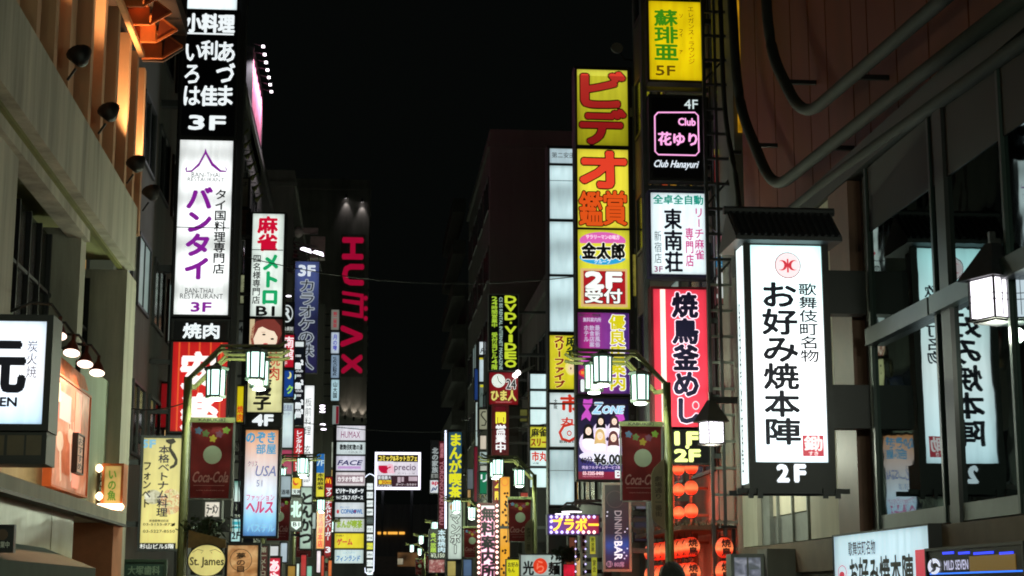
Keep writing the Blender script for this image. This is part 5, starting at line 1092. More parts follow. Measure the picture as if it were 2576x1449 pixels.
# ------------------------------------------------------------------ yellow video sign tower
mast('tall black casing of the yellow video sign tower', 1448, 1596, 166, 42.3-.0, 5.2, wall=6.9)
FB_ = M('black_frame', c(18, 18, 22), .5)
YM = dict(D=41.9, th=.3, fr=.05)
REDT = G(232, 66, 42, .95); REDD = M('dark_outline', c(70, 14, 10), .6)
S = Sign('lit_sign', 'topmost yellow lit sign with giant red katakana, its lower half dimmer', 'sign', (1452, 176, 1579, 366), mat=E(c(224, 216, 50), .95, stops=[(0, c(150, 146, 22)), (.75, c(170, 165, 30)), (1.1, c(235, 232, 80)), (1.92, c(205, 200, 50))], var=.1), wall=6.9, **YM)
DR = E(c(170, 30, 30), .9, stops=[(0, c(128, 20, 22)), (.8, c(150, 26, 26)), (1.1, c(236, 68, 50)), (1.92, c(190, 50, 40))], sample=False)
S.text('ビ', (1464, 184, 1570, 268), DR, bold=.055, out=(REDD, .085), lay=3); S.text('デ', (1462, 278, 1572, 360), DR, bold=.055, out=(REDD, .085), lay=3)
S = Sign('lit_sign', 'yellow lit sign with giant red katakana above two red kanji', 'sign', (1453, 376, 1581, 574), mat=E(c(244, 230, 66), 1.0, var=.15), wall=6.9, **YM)
S.text('オ', (1462, 384, 1572, 470), REDT, bold=.055, out=(REDD, .085), lay=3); S.text('鑑', (1458, 482, 1515, 566), G(226, 84, 26, .95), bold=.022, out=(REDD, .05), lay=3); S.text('賞', (1518, 482, 1576, 566), G(226, 84, 26, .95), bold=.022, out=(REDD, .05), lay=3)
S = Sign('lit_sign', 'yellow lit sign with pink and blue oval emblem over a red 2F panel', 'sign', (1454, 578, 1584, 777), mat=E(c(228, 224, 60), .98, var=.12), wall=6.9, **YM)
S.ell(1516, 606, 58, 22, G(220, 100, 180), 'oval', 1, 40); S.ell(1516, 648, 58, 18, G(40, 160, 215), 'oval', 1, 40); S.poly([(1458,612),(1574,612),(1580,650),(1464,650)], G(228, 224, 60, .98), 'band', 2)
S.text('サラリーマンの味方', (1474, 591, 1558, 602), G(245, 225, 240), lay=4, bold=.04); S.text('金太郎', (1464, 612, 1570, 652), INK, bold=.07, out=(G(245, 245, 235, 1.1), .13), lay=5); S.text('グループ', (1495, 653, 1536, 664), G(225, 240, 245), lay=4, bold=.03)
S.plate((1461, 676, 1578, 772), G(214, 180, 120), 'border', 1); S.plate((1468, 682, 1573, 765), G(178, 24, 34, .9), 'panel', 2); S.text('2F', (1474, 686, 1562, 724), G(238, 244, 240, 1.15), bold=.09, out=(INK, .11), lay=4); S.text('受付', (1472, 727, 1564, 762), G(238, 244, 240, 1.15), bold=.06, out=(INK, .09), lay=4)
S = Sign('lit_sign', 'purple and magenta lit advice sign with outlined yellow kanji and 1F', 'sign', (1454, 787, 1583, 990), mat=E(c(130, 60, 150), .85, axis=0, stops=[(-.65, c(120, 30, 110)), (-.4, c(190, 40, 140)), (.0, c(150, 60, 160)), (.2, c(60, 90, 190)), (.35, c(130, 60, 170)), (.65, c(60, 40, 130))], var=.25, scale=1.5), wall=6.9, **YM)
S.text('優良店案内', (1534, 792, 1572, 982), G(214, 204, 20, 1), True, .04, out=(G(240, 238, 250, 1.1), .1), lay=4)
S.text('新宿タウン情報通', (1456, 789, 1510, 797), M('grey_lilac', c(150, 140, 160), .6), lay=2); S.text('無料案内所', (1467, 799, 1512, 810), G(205, 190, 220, .9), bold=.03)
for i, q in enumerate(('最新風俗', '飲食店案', 'ホテル')): S.text(q, (1497-i*14, 818, 1509-i*14, 818+len(q)*14), G(205, 190, 220, .85), True, .04)
S.ell(1478, 938, 22, 12, G(220, 50, 60), 'oval', 1); S.text('歌舞伎町フリー', (1462, 934, 1496, 942), G(240, 170, 60), lay=3); S.plate((1456, 955, 1500, 989), G(36, 14, 50), 'panel', 1); S.text('1F', (1463, 957, 1495, 984), LT, bold=.09, lay=3)
S.ell(1475, 908, 14, 14, G(235, 90, 220, .95), 'print', 1)
S = Sign('lit_sign', 'dark purple lit sign with chrome lettering, six women and a price', 'sign', (1454, 1003, 1582, 1206), D=41.9, th=.3, fr=.05, mat=E(c(20, 14, 60), .95, stops=[(0, c(150, 20, 60)), (.19, c(150, 20, 60)), (.2, c(40, 40, 120)), (.5, c(60, 50, 130)), (.9, c(24, 16, 70)), (2.05, c(14, 10, 44))], var=.15), wall=6.9)
CH = G(150, 205, 240, 1.1); MG = G(205, 80, 200, .95)
S.text('Z', (1490, 1014, 1516, 1040), CH, bold=.05, shear=.3, out=(LT, .1), lay=4); S.text('ONE', (1516, 1022, 1570, 1040), CH, bold=.05, shear=.25, out=(LT, .12), lay=4)
S.poly([(1468,1004),(1480,1006),(1490,1003),(1490,1016),(1480,1030),(1488,1046),(1484,1060),(1474,1050),(1462,1058),(1464,1044),(1474,1030),(1466,1018)], MG, 'ribbon', 1)
S.poly([(1548,1044),(1568,1042),(1572,1056),(1560,1062),(1550,1056)], MG, 'ribbon', 1)
for i, (u, v, k) in enumerate(((1511, 1058, 1.15), (1545, 1058, 1.15), (1480, 1082, 1.35), (1569, 1082, 1.2), (1509, 1094, 1.35), (1543, 1099, 1.35))):
    hc = (INK, G(60, 40, 46), INK, INK, G(210, 180, 120), G(96, 52, 52))[i]
    S.ell(u, v+24*k, 17*k, 21*k, G(225, 210, 240, 1.1), 'figure_glow', 1+i % 2, 20)
    S.ell(u, v+22*k, 11*k, 15*k, G(250, 240, 245, 1.15), 'dress', 3, 18); S.ell(u, v+1, 9*k, 12*k, hc, 'hair', 4, 18); S.poly([(u-9*k, v), (u+9*k, v), (u+11*k, v+18*k), (u+5*k, v+16*k), (u-5*k, v+16*k), (u-11*k, v+18*k)], hc, 'hair', 4)
    S.ell(u, v+3, 5.6*k, 7.5*k, G(252, 226, 205, 1.05), 'face', 5, 16); S.ell(u-2.3, v+2.5, .9, .8, INK, 'eye', 6, 8); S.ell(u+2.3, v+2.5, .9, .8, INK, 'eye', 6, 8); S.ell(u, v+7, 1.8, .8, G(205, 70, 90), 'mouth', 6, 8)
S.ell(1515, 1148, 58, 14, G(235, 230, 250, 1.05), 'glow_band', 5, 30)
S.text('40分', (1460, 1149, 1490, 1167), INK, bold=.04, lay=8); S.text('¥6.000', (1494, 1143, 1574, 1169), INK, bold=.05, out=(LT, .08), lay=9)
S.text('完全フルタイムサービス制', (1464, 1172, 1562, 1180), G(225, 200, 240), bold=.02); S.text('03-3205-8408', (1466, 1186, 1518, 1195), G(240, 200, 210, 1.1), bold=.05); S.text('http://www.pub-zone.com', (1466, 1197, 1518, 1201), G(220, 150, 170)); S.text('B1', (1548, 1184, 1574, 1202), LT, bold=.05)
# mounting hardware and small back sign beside the tower
S = Sign('side_sign', 'narrow yellow and red sign seen edge on behind the right edge of the yellow tower', 'sign', (1592, 640, 1602, 745), D=43.0-.7, th=.1, fr=.01, mat=E(c(150, 140, 60), .7, var=.4, scale=3), back=False)
# ------------------------------------------------------------------ blank white sign column
mast('black casing of the tall column of blank white panels', 1377, 1448, 366, 46.35, 2.5, wall=6.9)
BW = lambda k: E(c(206, 234, 238), 1.15, band=k, var=.3)
WD = dict(D=46, th=.3, fr=.045)
S = Sign('lit_sign', 'white lit name panel with small black kanji, topmost of the white column', 'sign', (1383, 374, 1452, 411), mat=E(c(190, 214, 222), .9, var=.2), **WD); S.text('第二安田ビル', (1388, 384, 1475, 398), INK, bold=.0)
for i, (v0, v1) in enumerate(((417, 551), (558, 690), (696, 834))):
    S = Sign('lit_sign', f'blank white lit panel of the tall column, {("just below the name panel", "middle of the three blanks", "just above the yellow sign")[i]}', 'sign', (1383, v0, 1452, v1), mat=BW(3.1), group='blank white panels of the tall column', **WD)
    if i == 0: S.plate((1383, 454, 1452, 455.5), M('faint_joint', c(150, 165, 170), .5), 'joint', 2)
S = Sign('lit_sign', 'yellow lit mahjong sign with red brown katakana and a cartoon head', 'sign', (1383, 844, 1452, 979), mat=E(c(222, 212, 44), .95, var=.18, scale=1.5), **WD)
S.text('スリーファイブ', (1394, 844, 1420, 976), G(140, 30, 10, .85), True, .07, out=(G(250, 240, 150), .1), lay=4); S.text('麻雀', (1424, 846, 1458, 898), G(10, 40, 26, .8), True, .06)
S.ell(1437, 924, 15, 20, G(235, 225, 130), 'cartoon_head', 1, 20); S.ell(1438, 928, 10, 12, G(240, 215, 170), 'cartoon_face', 2, 16); S.ell(1436, 927, 1.6, 3.2, INK, 'eye', 3, 10)
S = Sign('lit_sign', 'white lit sign with big red brush characters in the white column', 'sign', (1383, 988, 1452, 1124), mat=E(c(216, 232, 232), 1.0, var=.12), **WD)
RB_ = G(208, 50, 28, .9); S.text('市', (1411, 994, 1458, 1036), RB_, bold=.08); S.text('丸', (1410, 1050, 1450, 1070), RB_, bold=.08); S.line([(1440,1066),(1418,1072),(1408,1088),(1414,1104),(1432,1110),(1446,1102)], 7, RB_, 'brush_curl', 2); S.ell(1432, 1090, 6, 7, RB_, 'brush_dot', 2, ring=.4)
S.text('大阪', (1393, 1003, 1402, 1030), INK, True); S.text('歌舞伎町', (1407, 1107, 1448, 1115), M('grey_ink', c(120, 130, 140), .6)); S.plate((1383, 1016, 1452, 1018), BLK, 'joint', 4)
S = Sign('lit_sign', 'large blank white lit panel at the foot of the white column', 'sign', (1383, 1132, 1444, 1270), mat=BW(4.2), group='blank white panels of the tall column', **WD); S.plate((1383, 1183, 1444, 1184.5), M('faint_joint', c(150, 165, 170), .5), 'joint', 2)
# ------------------------------------------------------------------ narrow white column
mast('black casing of the narrow column of small white panels', 1330, 1378, 932, 60.35, 2.4, wall=7.2)
for i, (v0, v1, cc) in enumerate(((941, 978, 0), (984, 1024, 0), (1030, 1068, 0), (1074, 1126, 1), (1133, 1172, 2), (1178, 1226, 0))):
    lab = ('small blank white lit panel in the narrow column, topmost', 'small blank white lit panel in the narrow column, second from the top', 'small blank white lit panel in the narrow column, just above the yellow one', 'small yellow mahjong sign in the narrow column', 'small white sign with red brush characters in the narrow column', 'small blank white lit panel in the narrow column, lowest')[i]
    S = Sign('lit_sign', lab, 'sign', (1334, v0, 1376, v1), D=60, th=.25, fr=.05, mat=E(c(214, 240, 242), 1.05, var=.15) if cc != 1 else E(c(210, 204, 60), .9), group='small white panels of the narrow column')
    if cc == 1: S.text('麻雀', (1337, 1078, 1374, 1098), INK, bold=.04); S.text('スリー', (1336, 1104, 1375, 1122), G(140, 40, 20, .8), bold=.05)
    if cc == 2: S.text('市丸', (1338, 1136, 1376, 1160), RB_, bold=.06); S.text('大阪', (1340, 1163, 1356, 1168), INK)
# ------------------------------------------------------------------ black and green video sign
mast('dark casing behind the green lettered video sign and its red neighbours', 1228, 1304, 742, 65.35, 3, wall=7.4)
S = sg('tall black lit sign with yellow green vertical latin letters', (1230, 742, 1303, 932), 65, (10, 20, 10), name='black_video_sign', back=False, mat=M('black_acrylic', c(6, 7, 14), .3), frame=GRYM, wall=7.3)
GY = G(196, 214, 50, .95); GY2 = G(170, 205, 60, .9)
for k, ch in enumerate('DVD.VIDEO'):
    v = 745+k*21.2-(0 if k < 3 else 8 if k > 3 else 2)
    if ch == '.': S.ell(1285, 812, 3, 3, GY, 'dot'); continue
    S.text(ch, (1271 if ch != 'I' else 1281, v, 1298 if ch != 'I' else 1288, v+17), GY, bold=.09)
S.text('24時間営業中', (1237, 746, 1251, 824), GY2, True, .05); S.text('受付当ビル4階', (1237, 836, 1251, 930), GY2, True, .05); S.text('CS BS RENTAL INTERNET MAGAZINE', (1256, 748, 1264, 930), G(170, 200, 190, .8), rot=1, bold=.03)
S = sg('dark red lit sign with a white clock face, 24 and yellow script', (1231, 937, 1303, 1018), 65, (132, 14, 24), .85, wall=7.3)
S.ell(1254, 958, 17, 17, G(225, 235, 225), 'clock_face', 1, 30); S.line([(1254, 958), (1251, 946)], 1.6, INK, 'clock_hand', 2); S.line([(1254, 958), (1262, 966)], 1.6, INK, 'clock_hand', 2)
for a in range(12): S.ell(1254+14*math.sin(a*.5236), 958-14*math.cos(a*.5236), .8, .8, INK, 'hour_mark', 2, 6)
S.text('24', (1274, 955, 1297, 978), INK, bold=.03, out=(G(225, 230, 225), .09), lay=3); YG = G(220, 205, 110); S.text('ひま人', (1236, 982, 1298, 1008), YG, bold=.05, out=(M('olive_ink', c(60, 60, 20), .6), .1), lay=4); S.text('THE HIMAJINANIN PRODUCT', (1246, 1010, 1288, 1014), G(200, 120, 120))
for i, (u, v) in enumerate(((1303, 938), (1296, 945))):
    p = P(u, v, 64); t = thing('sign_floodlight', f'{("upper", "lower")[i]} small bright floodlight at the right edge of the clock sign', 'floodlight', p); MB().lathe(p, [(.05, -.1), (.11, 0), (.1, .05)], 10, Matrix.Rotation(1.2, 3, 'X')).build('lens', E(c(255, 240, 240), 5, sample=False), t); MB().bar(p, p+Vector((.7, .3, .35)), .02).build('arm', GRYM, t)
S = sg('deep red lit sign with yellow and white kanji running down below the clock sign', (1243, 1022, 1274, 1140), 63, (96, 8, 26), .85, wall=7.3, frame=M('red_tube_frame', c(150, 40, 50), .4), fr=.09); S.text('間', (1247, 1036, 1272, 1066), G(236, 224, 60, 1.05), True, .07); S.text('営業中', (1247, 1068, 1272, 1138), G(238, 238, 240, 1.15), True, .07)
S = sg('yellow lit sign edge with a red beaded strip right of the deep red sign', (1288, 1022, 1304, 1080), 66, (214, 206, 60), .95, var=.4); 
for k in range(10): S.ell(1285, 1024+k*6, 1.6, 2, G(230, 40, 40), 'bead', 2, 8)
S = sg('red lit sign with yellow kanji under the deep red sign', (1244, 1164, 1262, 1262), 62, (130, 14, 24), .9, fr=.07, frame=M('red_tube_frame', c(150, 40, 50), .4)); S.text('受付4階', (1245, 1166, 1261, 1258), G(240, 220, 70, 1.05), True, .07)
S = sg('white horizontal lit sign with small black print behind the second right lamp', (1207, 1137, 1255, 1166), 70, (180, 200, 196), .85); S.text('おーまや本社', (1209, 1142, 1252, 1152), INK)
S = sg('green lit sign with a white katakana low on the right', (1207, 1188, 1228, 1242), 74, (30, 130, 90), .85); S.text('リ', (1210, 1194, 1226, 1212), LT, bold=.04)
S = sg('pale lit sign with dark swirl letter right of the blue edge strip', (1206, 1030, 1228, 1080), 76, (176, 178, 150), .7, var=.3); S.line([(1222,1036),(1214,1036),(1210,1044),(1216,1052),(1223,1060),(1220,1070),(1211,1070)], 3, INK, 'swirl', 2)
S = sg('white lit sign with thin script above the pale swirl sign', (1206, 860, 1222, 892), 80, (215, 228, 232), 1.05); S.text('R', (1208, 876, 1219, 888), M('grey_ink', c(120, 130, 140), .6), shear=.3)
S = sg('blank whitish lit panel with yellow edge below the thin script sign', (1206, 900, 1228, 960), 80, (205, 226, 232), 1.0, var=.3); S.plate((1206, 898, 1228, 905), G(190, 180, 40), 'print', 1)
S = sg('dim grey green sign with small print beside the blue edge strip', (1206, 966, 1226, 1024), 80, (110, 130, 124), .7); S.text('八剣', (1209, 988, 1222, 998), INK); S.plate((1208, 968, 1224, 974), G(200, 196, 40), 'print', 1)
S = sg('blue sign strip with a dotted white edge', (1194, 928, 1204, 1006), 84, (30, 60, 120), .8, back=False)
S = sg('slim white lit strip below the blue strip', (1197, 1012, 1203, 1122), 84, (190, 210, 205), .85, back=False)
S = sg('dark red narrow sign below the slim white strip', (1193, 1124, 1206, 1262), 84, (110, 16, 40), .7, back=False)
S = sg('cream lit panel left of the deep red sign', (1208, 1096, 1228, 1130), 78, (222, 210, 190), .9)
# leopard print sign
S = sg('orange leopard spotted lit sign beside the advice office sign', (1258, 1200, 1282, 1449), 61, (240, 166, 40), 1.0, var=.25); rnd = random.Random(11)
for k in range(26):
    u, v = 1261+rnd.random()*20, 1236+rnd.random()*205
    S.poly([(u+rnd.uniform(.6,1)*4*math.cos(a), v+rnd.uniform(.6,1.2)*4*math.sin(a)) for a in [x*.785 for x in range(8)]], M('spot_print', c(74, 40, 16), .6), 'spot', 1)
S.ell(1270, 1212, 9, 11, G(216, 120, 40), 'emblem', 2, 20, ring=.2)
# advice office sign
S = Sign('lit_sign', 'tall white lit advice office sign with black kanji in a dark red border of bulbs', 'sign', (1210, 1272, 1244, 1520), D=58, th=.3, fr=.1, frame=M('dark_red_board', c(96, 20, 34), .5), mat=E(c(236, 232, 242), 1.1, var=.1), wall=7.2)
S.text('無料案内所', (1211, 1276, 1245, 1455), INK, True, .075, out=(G(240, 150, 190, 1.0), .12), lay=4)
for k in range(14):
    for u in (1204, 1250):
        a, b = S.loc(u, 1272+k*13); MB().lathe((a, -.07, b), [(.01,-.05),(.05,-.02),(.05,.02),(.01,.05)], 8).build('bulb', E(c(255, 200, 190), 3, sample=False), S.root, rel=False)
# blue and yellow manga sign etc
mast('dark casing behind the blue and yellow sign far down the right side', 1126, 1164, 1080, 90.3, 2.5, wall=7)
S = sg('blue lit sign with huge yellow hiragana and a white neon edge', (1128, 1087, 1161, 1258), 90, (40, 84, 110), .9, var=.3); S.text('まんが喫茶', (1131, 1090, 1160, 1256), G(222, 220, 30, 1.0), True, .08)
for k in range(2): a, b = S.loc(1121.5, 1085)[0], 0; 
MB().tube([(S.loc(1121, 1083)[0], 0, S.loc(1121, 1083)[1]), (S.loc(1121, 1400)[0], 0, S.loc(1121, 1400)[1])], .05, 6).build('neon_tube', E(c(225, 232, 255), 2.2, sample=False), S.root, rel=False)
S = sg('white lit sign with an orange round emblem and outlined katakana', (1128, 1264, 1161, 1406), 89, (200, 216, 206), .9); S.ell(1143, 1276, 11, 10, G(190, 120, 20), 'emblem', 1, 20); S.text('マンボー', (1134, 1292, 1157, 1395), G(205, 220, 210), True, .03, out=(INK, .1), lay=4)
S = sg('dark red vertical sign with pale latin letters left of the neon edge', (1104, 1110, 1119, 1330), 95, (92, 16, 30), .7); S.text('YORONOTAKI MARU', (1106, 1160, 1116, 1320), G(170, 110, 120), rot=1, bold=.03); S.text('居酒屋', (1107, 1115, 1116, 1152), G(190, 120, 130), True)
S = sg('black vertical sign with grey kanji far down the right side', (1085, 1108, 1103, 1202), 100, (14, 16, 16), name='black_kanji_sign', back=False); S.text('北の家族', (1087, 1126, 1102, 1190), G(170, 180, 180, .9), True, .04); S.plate((1085, 1192, 1103, 1202), G(150, 155, 150, .8), 'print', 1); S.text('B1', (1089, 1194, 1100, 1201), INK, lay=3)
S = sg('small white lit sign with slanted red letters far down the right side', (1082, 1208, 1103, 1240), 100, (226, 232, 236), 1.0); S.text('ap', (1086, 1212, 1102, 1222), G(190, 20, 60), bold=.06); S.text('pl', (1085, 1224, 1100, 1236), G(40, 60, 110), bold=.06, shear=.3)
S = sg('black sign with green and white barbecue kanji and a price far down the right side', (1080, 1332, 1122, 1405), 88, (16, 22, 18), name='buffet_sign', back=False); S.text('食べ放題', (1083, 1340, 1097, 1390), GY2, True, .04); S.text('本格焼肉', (1102, 1332, 1120, 1390), G(190, 215, 225), True, .04); S.text('¥3,150', (1084, 1392, 1118, 1404), G(190, 200, 180), bold=.03)
S = sg('lit picture sign of sliced red meat below the buffet sign', (1079, 1408, 1118, 1440), 88, (120, 60, 66), .8, mat=E(c(130, 60, 70), .8, blot=(6, [c(100, 30, 36), c(170, 90, 90), c(215, 190, 180)])), back=False)
# ------------------------------------------------------------------ small things low on the right
S = Sign('bulb_sign', 'horizontal purple and orange lit sign with yellow dot katakana and round bulbs', 'sign', (1380, 1297, 1506, 1342), D=38.5, th=.3, fr=.03, frame=M('violet_frame', c(60, 40, 110), .5), mat=E(c(90, 40, 150), .9, axis=0, stops=[(-.6, c(84, 50, 190)), (-.2, c(110, 40, 110)), (.1, c(190, 50, 20)), (.6, c(190, 40, 20))], var=.15), wall=6.9)
YO = E(c(255, 205, 60), 1.6, sample=False); S.text('ブラボー', (1389, 1303, 1505, 1335), YO, bold=.045, lay=3)
VB = E(c(205, 195, 255), 1.8, sample=False); OB = E(c(255, 200, 190), 3, sample=False)
for k in range(9):
    for v in (1300.5, 1339):
        a, b = S.loc(1386+k*13.5, v); MB().lathe((a, -.05, b), [(.005,-.04),(.035,-.015),(.035,.015),(.005,.04)], 8).build('bulb', VB if k < 6 or v < 1320 else OB, S.root, rel=False)
for v in (1312, 1327): a, b = S.loc(1386, v); MB().lathe((a, -.05, b), [(.005,-.04),(.035,-.015),(.035,.015),(.005,.04)], 8).build('bulb', VB, S.root, rel=False)
for i, (u, v, rr) in enumerate(((1438, 1287, .24), (1415, 1293, .18))):
    p = P(u, v, 37.6-i*.0+i*.6); t = thing('dish_lamp', f'{("larger front", "smaller rear")[i]} dish shaded lamp above the purple bulb sign', 'lamp', p)
    MB().lathe(p, [(rr, 0), (rr*.9, .04), (rr*.5, .12), (rr*.2, .15)], 18).build('shade', DKM, t, True); MB().lathe(p, [(rr*.96, -.012), (rr*.96, -.002)], 18).build('diffuser', E(c(250, 240, 255), 4, sample=False), t); MB().tube([p+Vector((0,0,.15)), p+Vector((.1,0,.25)), p+Vector((.6,0,.25)), p+Vector((1.2,.2,.2))], .03, 6).build('arm', BLK, t)
S = Sign('dining_bar_sign', 'dark blue starry vertical banner sign with sideways white lettering', 'sign', (1522, 1220, 1582, 1432), D=35, th=.12, fr=.05, frame=GRYM, back=False, wall=6.9, mat=E(c(20, 24, 44), .8, stops=[(0, c(14, 14, 26)), (.3, c(18, 44, 100)), (.5, c(22, 80, 170)), (.75, c(16, 24, 50)), (1.15, c(40, 18, 30)), (1.78, c(12, 16, 20))], var=.35, scale=2))
S.text('DINING ', (1546, 1285, 1564, 1358), G(150, 150, 160, .8), rot=1, bold=.01); S.text('BAR', (1546, 1362, 1565, 1408), G(220, 226, 240, 1.1), rot=1, bold=.04); S.text('80席', (1545, 1413, 1570, 1426), G(150, 120, 150, .8), bold=.03); S.ell(1533, 1419, 8, 8, G(150, 120, 150, .8), 'floor_dot', 1); S.text('B1', (1528, 1414, 1538, 1424), INK, lay=3, bold=.04)
S.ell(1547, 1256, 22, 22, M('faint_ring', c(64, 60, 70), .6), 'ring', 1, 30, ring=.1)
for u, v in ((1528, 1288), (1527, 1298), (1578, 1330), (1572, 1338), (1578, 1380), (1570, 1390), (1576, 1398), (1571, 1405)): S.ell(u, v, 2, 2, G(190, 200, 230), 'star', 1, 8)
S = Sign('shop_board', 'white ramen shop board with thick black kanji and a red round seal', 'sign', (1310, 1396, 1412, 1449), D=44, th=.2, fr=.03, mat=E(c(176, 196, 190), .85, var=.15), wall=6.9); S.text('光', (1316, 1412, 1342, 1446), INK, bold=.06); S.ell(1359, 1424, 18, 20, G(214, 56, 26), 'seal', 1, 24); S.text('ら', (1350, 1411, 1368, 1440), G(240, 120, 90), lay=3, bold=.02); S.text('麺', (1380, 1414, 1408, 1446), INK, bold=.06)
S = Sign('shop_board', 'yellow lit board with cut corner and thin black hiragana at the bottom', 'sign', (1274, 1408, 1306, 1460), D=46, th=.2, fr=.02, mat=E(c(224, 216, 20), .95, var=.1)); S.text('お好み\nもん', (1278, 1414, 1304, 1440), INK)
S = Sign('pink_banner', 'bright pink red cloth banner at the bottom between the ramen board and the pole', 'banner', (1418, 1420, 1446, 1480), D=43, th=.05, fr=.01, mat=E(c(222, 30, 60), .9, var=.5, scale=5), back=False)
p = P(1428, 1395, 42); leaves('hedge_plant', 'dark leafy plant hanging above the ramen board', p, (.42, .4, .2), 500, LEAF, .07)
S = Sign('notice_strip', 'yellow green vertical paper strip with small print under the purple bulb sign', 'banner', (1484, 1350, 1498, 1394), D=38.7, th=.03, fr=0, mat=E(c(190, 200, 60), .7, var=.3, scale=4), back=False); S.text('飲放題', (1487, 1352, 1495, 1388), INK, True)
S = Sign('notice_strip', 'lower yellow green paper strip close to the lamp post', 'banner', (1488, 1402, 1502, 1449), D=38.7, th=.03, fr=0, mat=E(c(170, 196, 60), .65, var=.3, scale=4), back=False); S.text('宴会', (1491, 1408, 1499, 1440), INK, True)
t = thing('bulb_string', 'two short strings of small white bulbs under the purple bulb sign', 'light string', P(1460, 1390, 39.2))
m = MB(); m2 = MB()
for u in (1448, 1473):
    m2.bar(P(u, 1352, 39.3), P(u, 1449, 39.3), .012)
    for k in range(5): m.lathe(P(u, 1362+k*19, 39.2), [(.01,-.022),(.022,0),(.01,.022)], 8)
m2.build('cord', GRYM, t); m.build('bulb_row', VB, t)
t = thing('shop_column', 'pale grey column with dark slots beside the paper strips', 'column', (P(1467, 1400, 39.6).x, 39.6, 0)); a = P(1462, 1400, 39.6).x; MB().box((a, 39.6, .08), (a+.12, 39.8, 3.1)).build('shaft', CONC2, t)
for k in range(8): MB().box((a+.03, 39.59, 1.7+k*.17), (a+.09, 39.599, 1.8+k*.17)).build('slot', BLK, t)
S = Sign('shop_canopy', 'brown lit shop fascia glowing orange under the bulb sign', 'fascia', (1425, 1400, 1470, 1470), D=44.5, th=.3, fr=.02, frame=WOOD, mat=E(c(150, 76, 44), .6, var=.6, scale=3), back=False)
# low shop fronts of the buildings, seen dimly
for (x0_, x1_, yy, lab, cc) in ((4.9+2.1, 9, 31.98, 'deep', (60, 20, 14)),):
    pass
# ------------------------------------------------------------------ overhead wires
wr = [((-4.95, 42, 13.2), (7, 40, 6.2), 1.0), ((-4.95, 40, 6.9), (7.0, 38, 6.6), .5), ((-4.9, 60, 9), (6.6, 55, 10), .8)]
for i, (a, b, sag) in enumerate(((( -4.95, 34.5, 5.4), (-3.2, 30, 5.0), .1), ((5.62, 30, 5.1), (7.0, 41, 6.8), .3), ((-4.95, 47, 7.5), (-3.2, 54, 5.4), .3), ((5.62, 31, 5.05), (2.9, 41.8, 5.6), .0))):
    t = thing('overhead_wire', ('thin black wire from the nearest left lamp post to the dark building', 'thin black wire from the nearest right lamp post to the dark building', 'thin black wire from the second left lamp post to the building behind', 'thin black wire crossing in front of the purple price sign')[i], 'wire', a)
    if i == 3: a = tuple(P(1380, 1014, 38)); b = tuple(P(1660, 1020, 38.0)); t.location = a; OFF[t.name] = Vector(a)
    pts = [tuple(Vector(a).lerp(Vector(b), k/10)-Vector((0,0,sag*4*(k/10)*(1-k/10)))) for k in range(11)]
    MB().tube(pts, .012, 5).build('wire', BLK, t)
for i, (a, b, sag, lb) in enumerate((((-4.9, 47, 11.5), (6.6, 43.5, 10.2), .7, 'high thin cable crossing the street in front of the red letters'), ((-4.9, 60, 8.2), (6.9, 58, 7.6), .6, 'middle thin cable crossing the street behind the nearest lamps'), ((7.0, 33, 9.2), (6.4, 27, 8.0), .3, 'short cable from the dark building to the brown cladding'), ((6.55, 43, 9.0), (6.0, 60, 7.2), .5, 'cable running beside the white panel column'))):
    t = thing('overhead_wire', lb, 'wire', a); MB().tube([tuple(Vector(a).lerp(Vector(b), k/12)-Vector((0,0,sag*4*(k/12)*(1-k/12)))) for k in range(13)], .014, 5).build('wire', BLK, t)
# tangle of cables beside the 2F sign
t = thing('cable_bundle', 'tangled black cables hanging between the left lamp post and the graded sign', 'cables', P(597, 1200, 46.5)); rnd = random.Random(4)
m = MB()
for k in range(4):
    pts = []; u = 594+k*4
    for j in range(14): u += rnd.uniform(-3, 3); pts.append(P(max(588, min(608, u)), 1060+j*22, 46.5))
    m.tube(pts, .013, 5)
m.build('cable', BLK, t)
# lamp high on the right roof
p = P(1552, 122, 44); t = thing('roof_floodlight', 'dim grey floodlight on an arm high above the yellow tower', 'floodlight', p); MB().lathe(p, [(.06,-.1),(.17,0),(.17,.05)], 12, Matrix.Rotation(1.3, 3, 'X')).build('head', M('pale_grey_metal', c(170,170,160), .5), t); MB().tube([p+Vector((0,.1,0)), p+Vector((.25,.2,-.25)), p+Vector((1.3,.2,-.3))], .03, 6).build('arm', DKM, t)
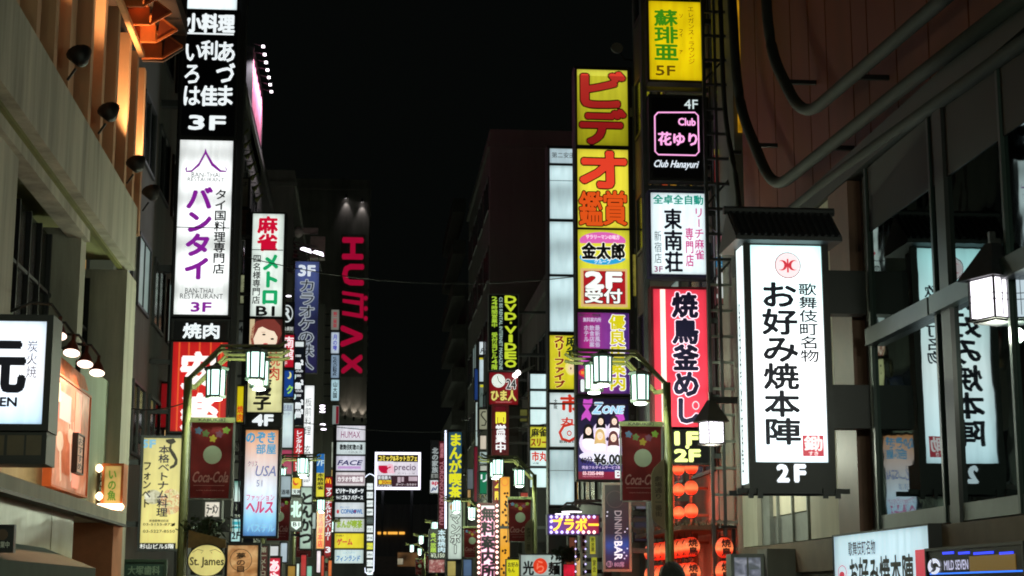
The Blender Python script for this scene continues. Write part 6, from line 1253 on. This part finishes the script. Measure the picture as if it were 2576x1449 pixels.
# ------------------------------------------------------------------ pedestrian whose hair shows at the bottom edge
px_, py_ = P(1690, 1440, 11.0).x, 11.0
per = thing('person', 'person seen from behind at the bottom edge, only the top of the dark hair showing', 'person', (px_, py_, .0))
def skin_obj(name, verts, edges, radii, mat, par, sub=2):
    me = bpy.data.meshes.new(name); me.from_pydata([tuple(v) for v in verts], edges, []); o = bpy.data.objects.new(name, me); COL.objects.link(o); o.parent = par
    sk = o.modifiers.new('skin', 'SKIN'); sk.use_smooth_shade = True
    for i, r in enumerate(radii): me.skin_vertices[0].data[i].radius = (r, r) if not isinstance(r, tuple) else r
    me.skin_vertices[0].data[0].use_root = True
    sb = o.modifiers.new('sub', 'SUBSURF'); sb.levels = sub; sb.render_levels = sub; me.materials.append(mat); return o
zt = 1.72+.0
V = [(0,0,.98),(0,0,1.15),(0,-.01,1.35),(0,0,1.47),(0,.0,1.55),(0,.01,1.62),(.1,0,.93),(.11,.04,.5),(.11,-.12,.1),(.11,.0,.04),(-.1,0,.93),(-.11,.12,.52),(-.11,-.02,.12),(-.11,.12,.05),
     (.18,0,1.42),(.25,-.02,1.16),(.26,.08,.92),(.26,.12,.84),(-.18,0,1.42),(-.25,-.04,1.16),(-.26,-.06,.92),(-.26,-.06,.84)]
Ed = [(0,1),(1,2),(2,3),(3,4),(4,5),(0,6),(6,7),(7,8),(8,9),(0,10),(10,11),(11,12),(12,13),(3,14),(14,15),(15,16),(16,17),(3,18),(18,19),(19,20),(20,21)]
Rr = [.13,.125,.14,.07,.05,.06,.085,.06,.042,.04,.085,.06,.042,.04,.06,.045,.032,.03,.06,.045,.032,.03]
HM = bpy.data.meshes
skin_obj('body', V, Ed, Rr, SKIN, per)
skin_obj('jacket', [V[0],V[1],V[2],V[3],V[14],V[15],V[16],V[18],V[19],V[20]], [(0,1),(1,2),(2,3),(3,4),(4,5),(5,6),(3,7),(7,8),(8,9)], [.16,.15,.165,.085,.078,.062,.048,.078,.062,.048], CLOTH, per)
skin_obj('trousers', [V[0],V[6],V[7],V[8],V[10],V[11],V[12]], [(0,1),(1,2),(2,3),(0,4),(4,5),(5,6)], [.145,.1,.078,.06,.1,.078,.06], CLOTH2, per)
for sx in (-1, 1): MB().box((px_+sx*.11-.05, py_-.08+.04*sx, .0), (px_+sx*.11+.05, py_+.2+.04*sx, .09)).build('shoe', BLK, per)
bm = bmesh.new(); bmesh.ops.create_icosphere(bm, subdivisions=4, radius=1)
for v in bm.verts:
    co = v.co; v.co = Vector((co.x*.078, co.y*.1, co.z*.118)); 
    if co.y > .3 and co.z < .2: v.co.y += .008*(1-abs(co.x))
me = HM.new('head'); bm.to_mesh(me); bm.free(); me.materials.append(SKIN); o = bpy.data.objects.new('head', me); COL.objects.link(o); o.parent = per; o.location = (0, .01, 1.67)
for sx in (-1, 1): MB().lathe((px_+sx*.08, py_+.01, 1.66), [(.004,-.03),(.014,0),(.004,.03)], 8).build('ear', SKIN, per)
bm = bmesh.new(); bmesh.ops.create_icosphere(bm, subdivisions=4, radius=1); rnd = random.Random(2)
for v in list(bm.verts):
    co = v.co.copy(); k = 1+rnd.uniform(-.015, .03)
    v.co = Vector((co.x*.092*k, co.y*.112*k-.008, co.z*.125*k+.012))
bmesh.ops.delete(bm, geom=[v for v in bm.verts if v.co.z < -.05 or (v.co.y > .05 and v.co.z < .04)], context='VERTS')
me = HM.new('hair'); bm.to_mesh(me); bm.free(); me.materials.append(HAIR); o = bpy.data.objects.new('hair', me); COL.objects.link(o); o.parent = per; o.location = (0, .01, 1.675)
build_text()
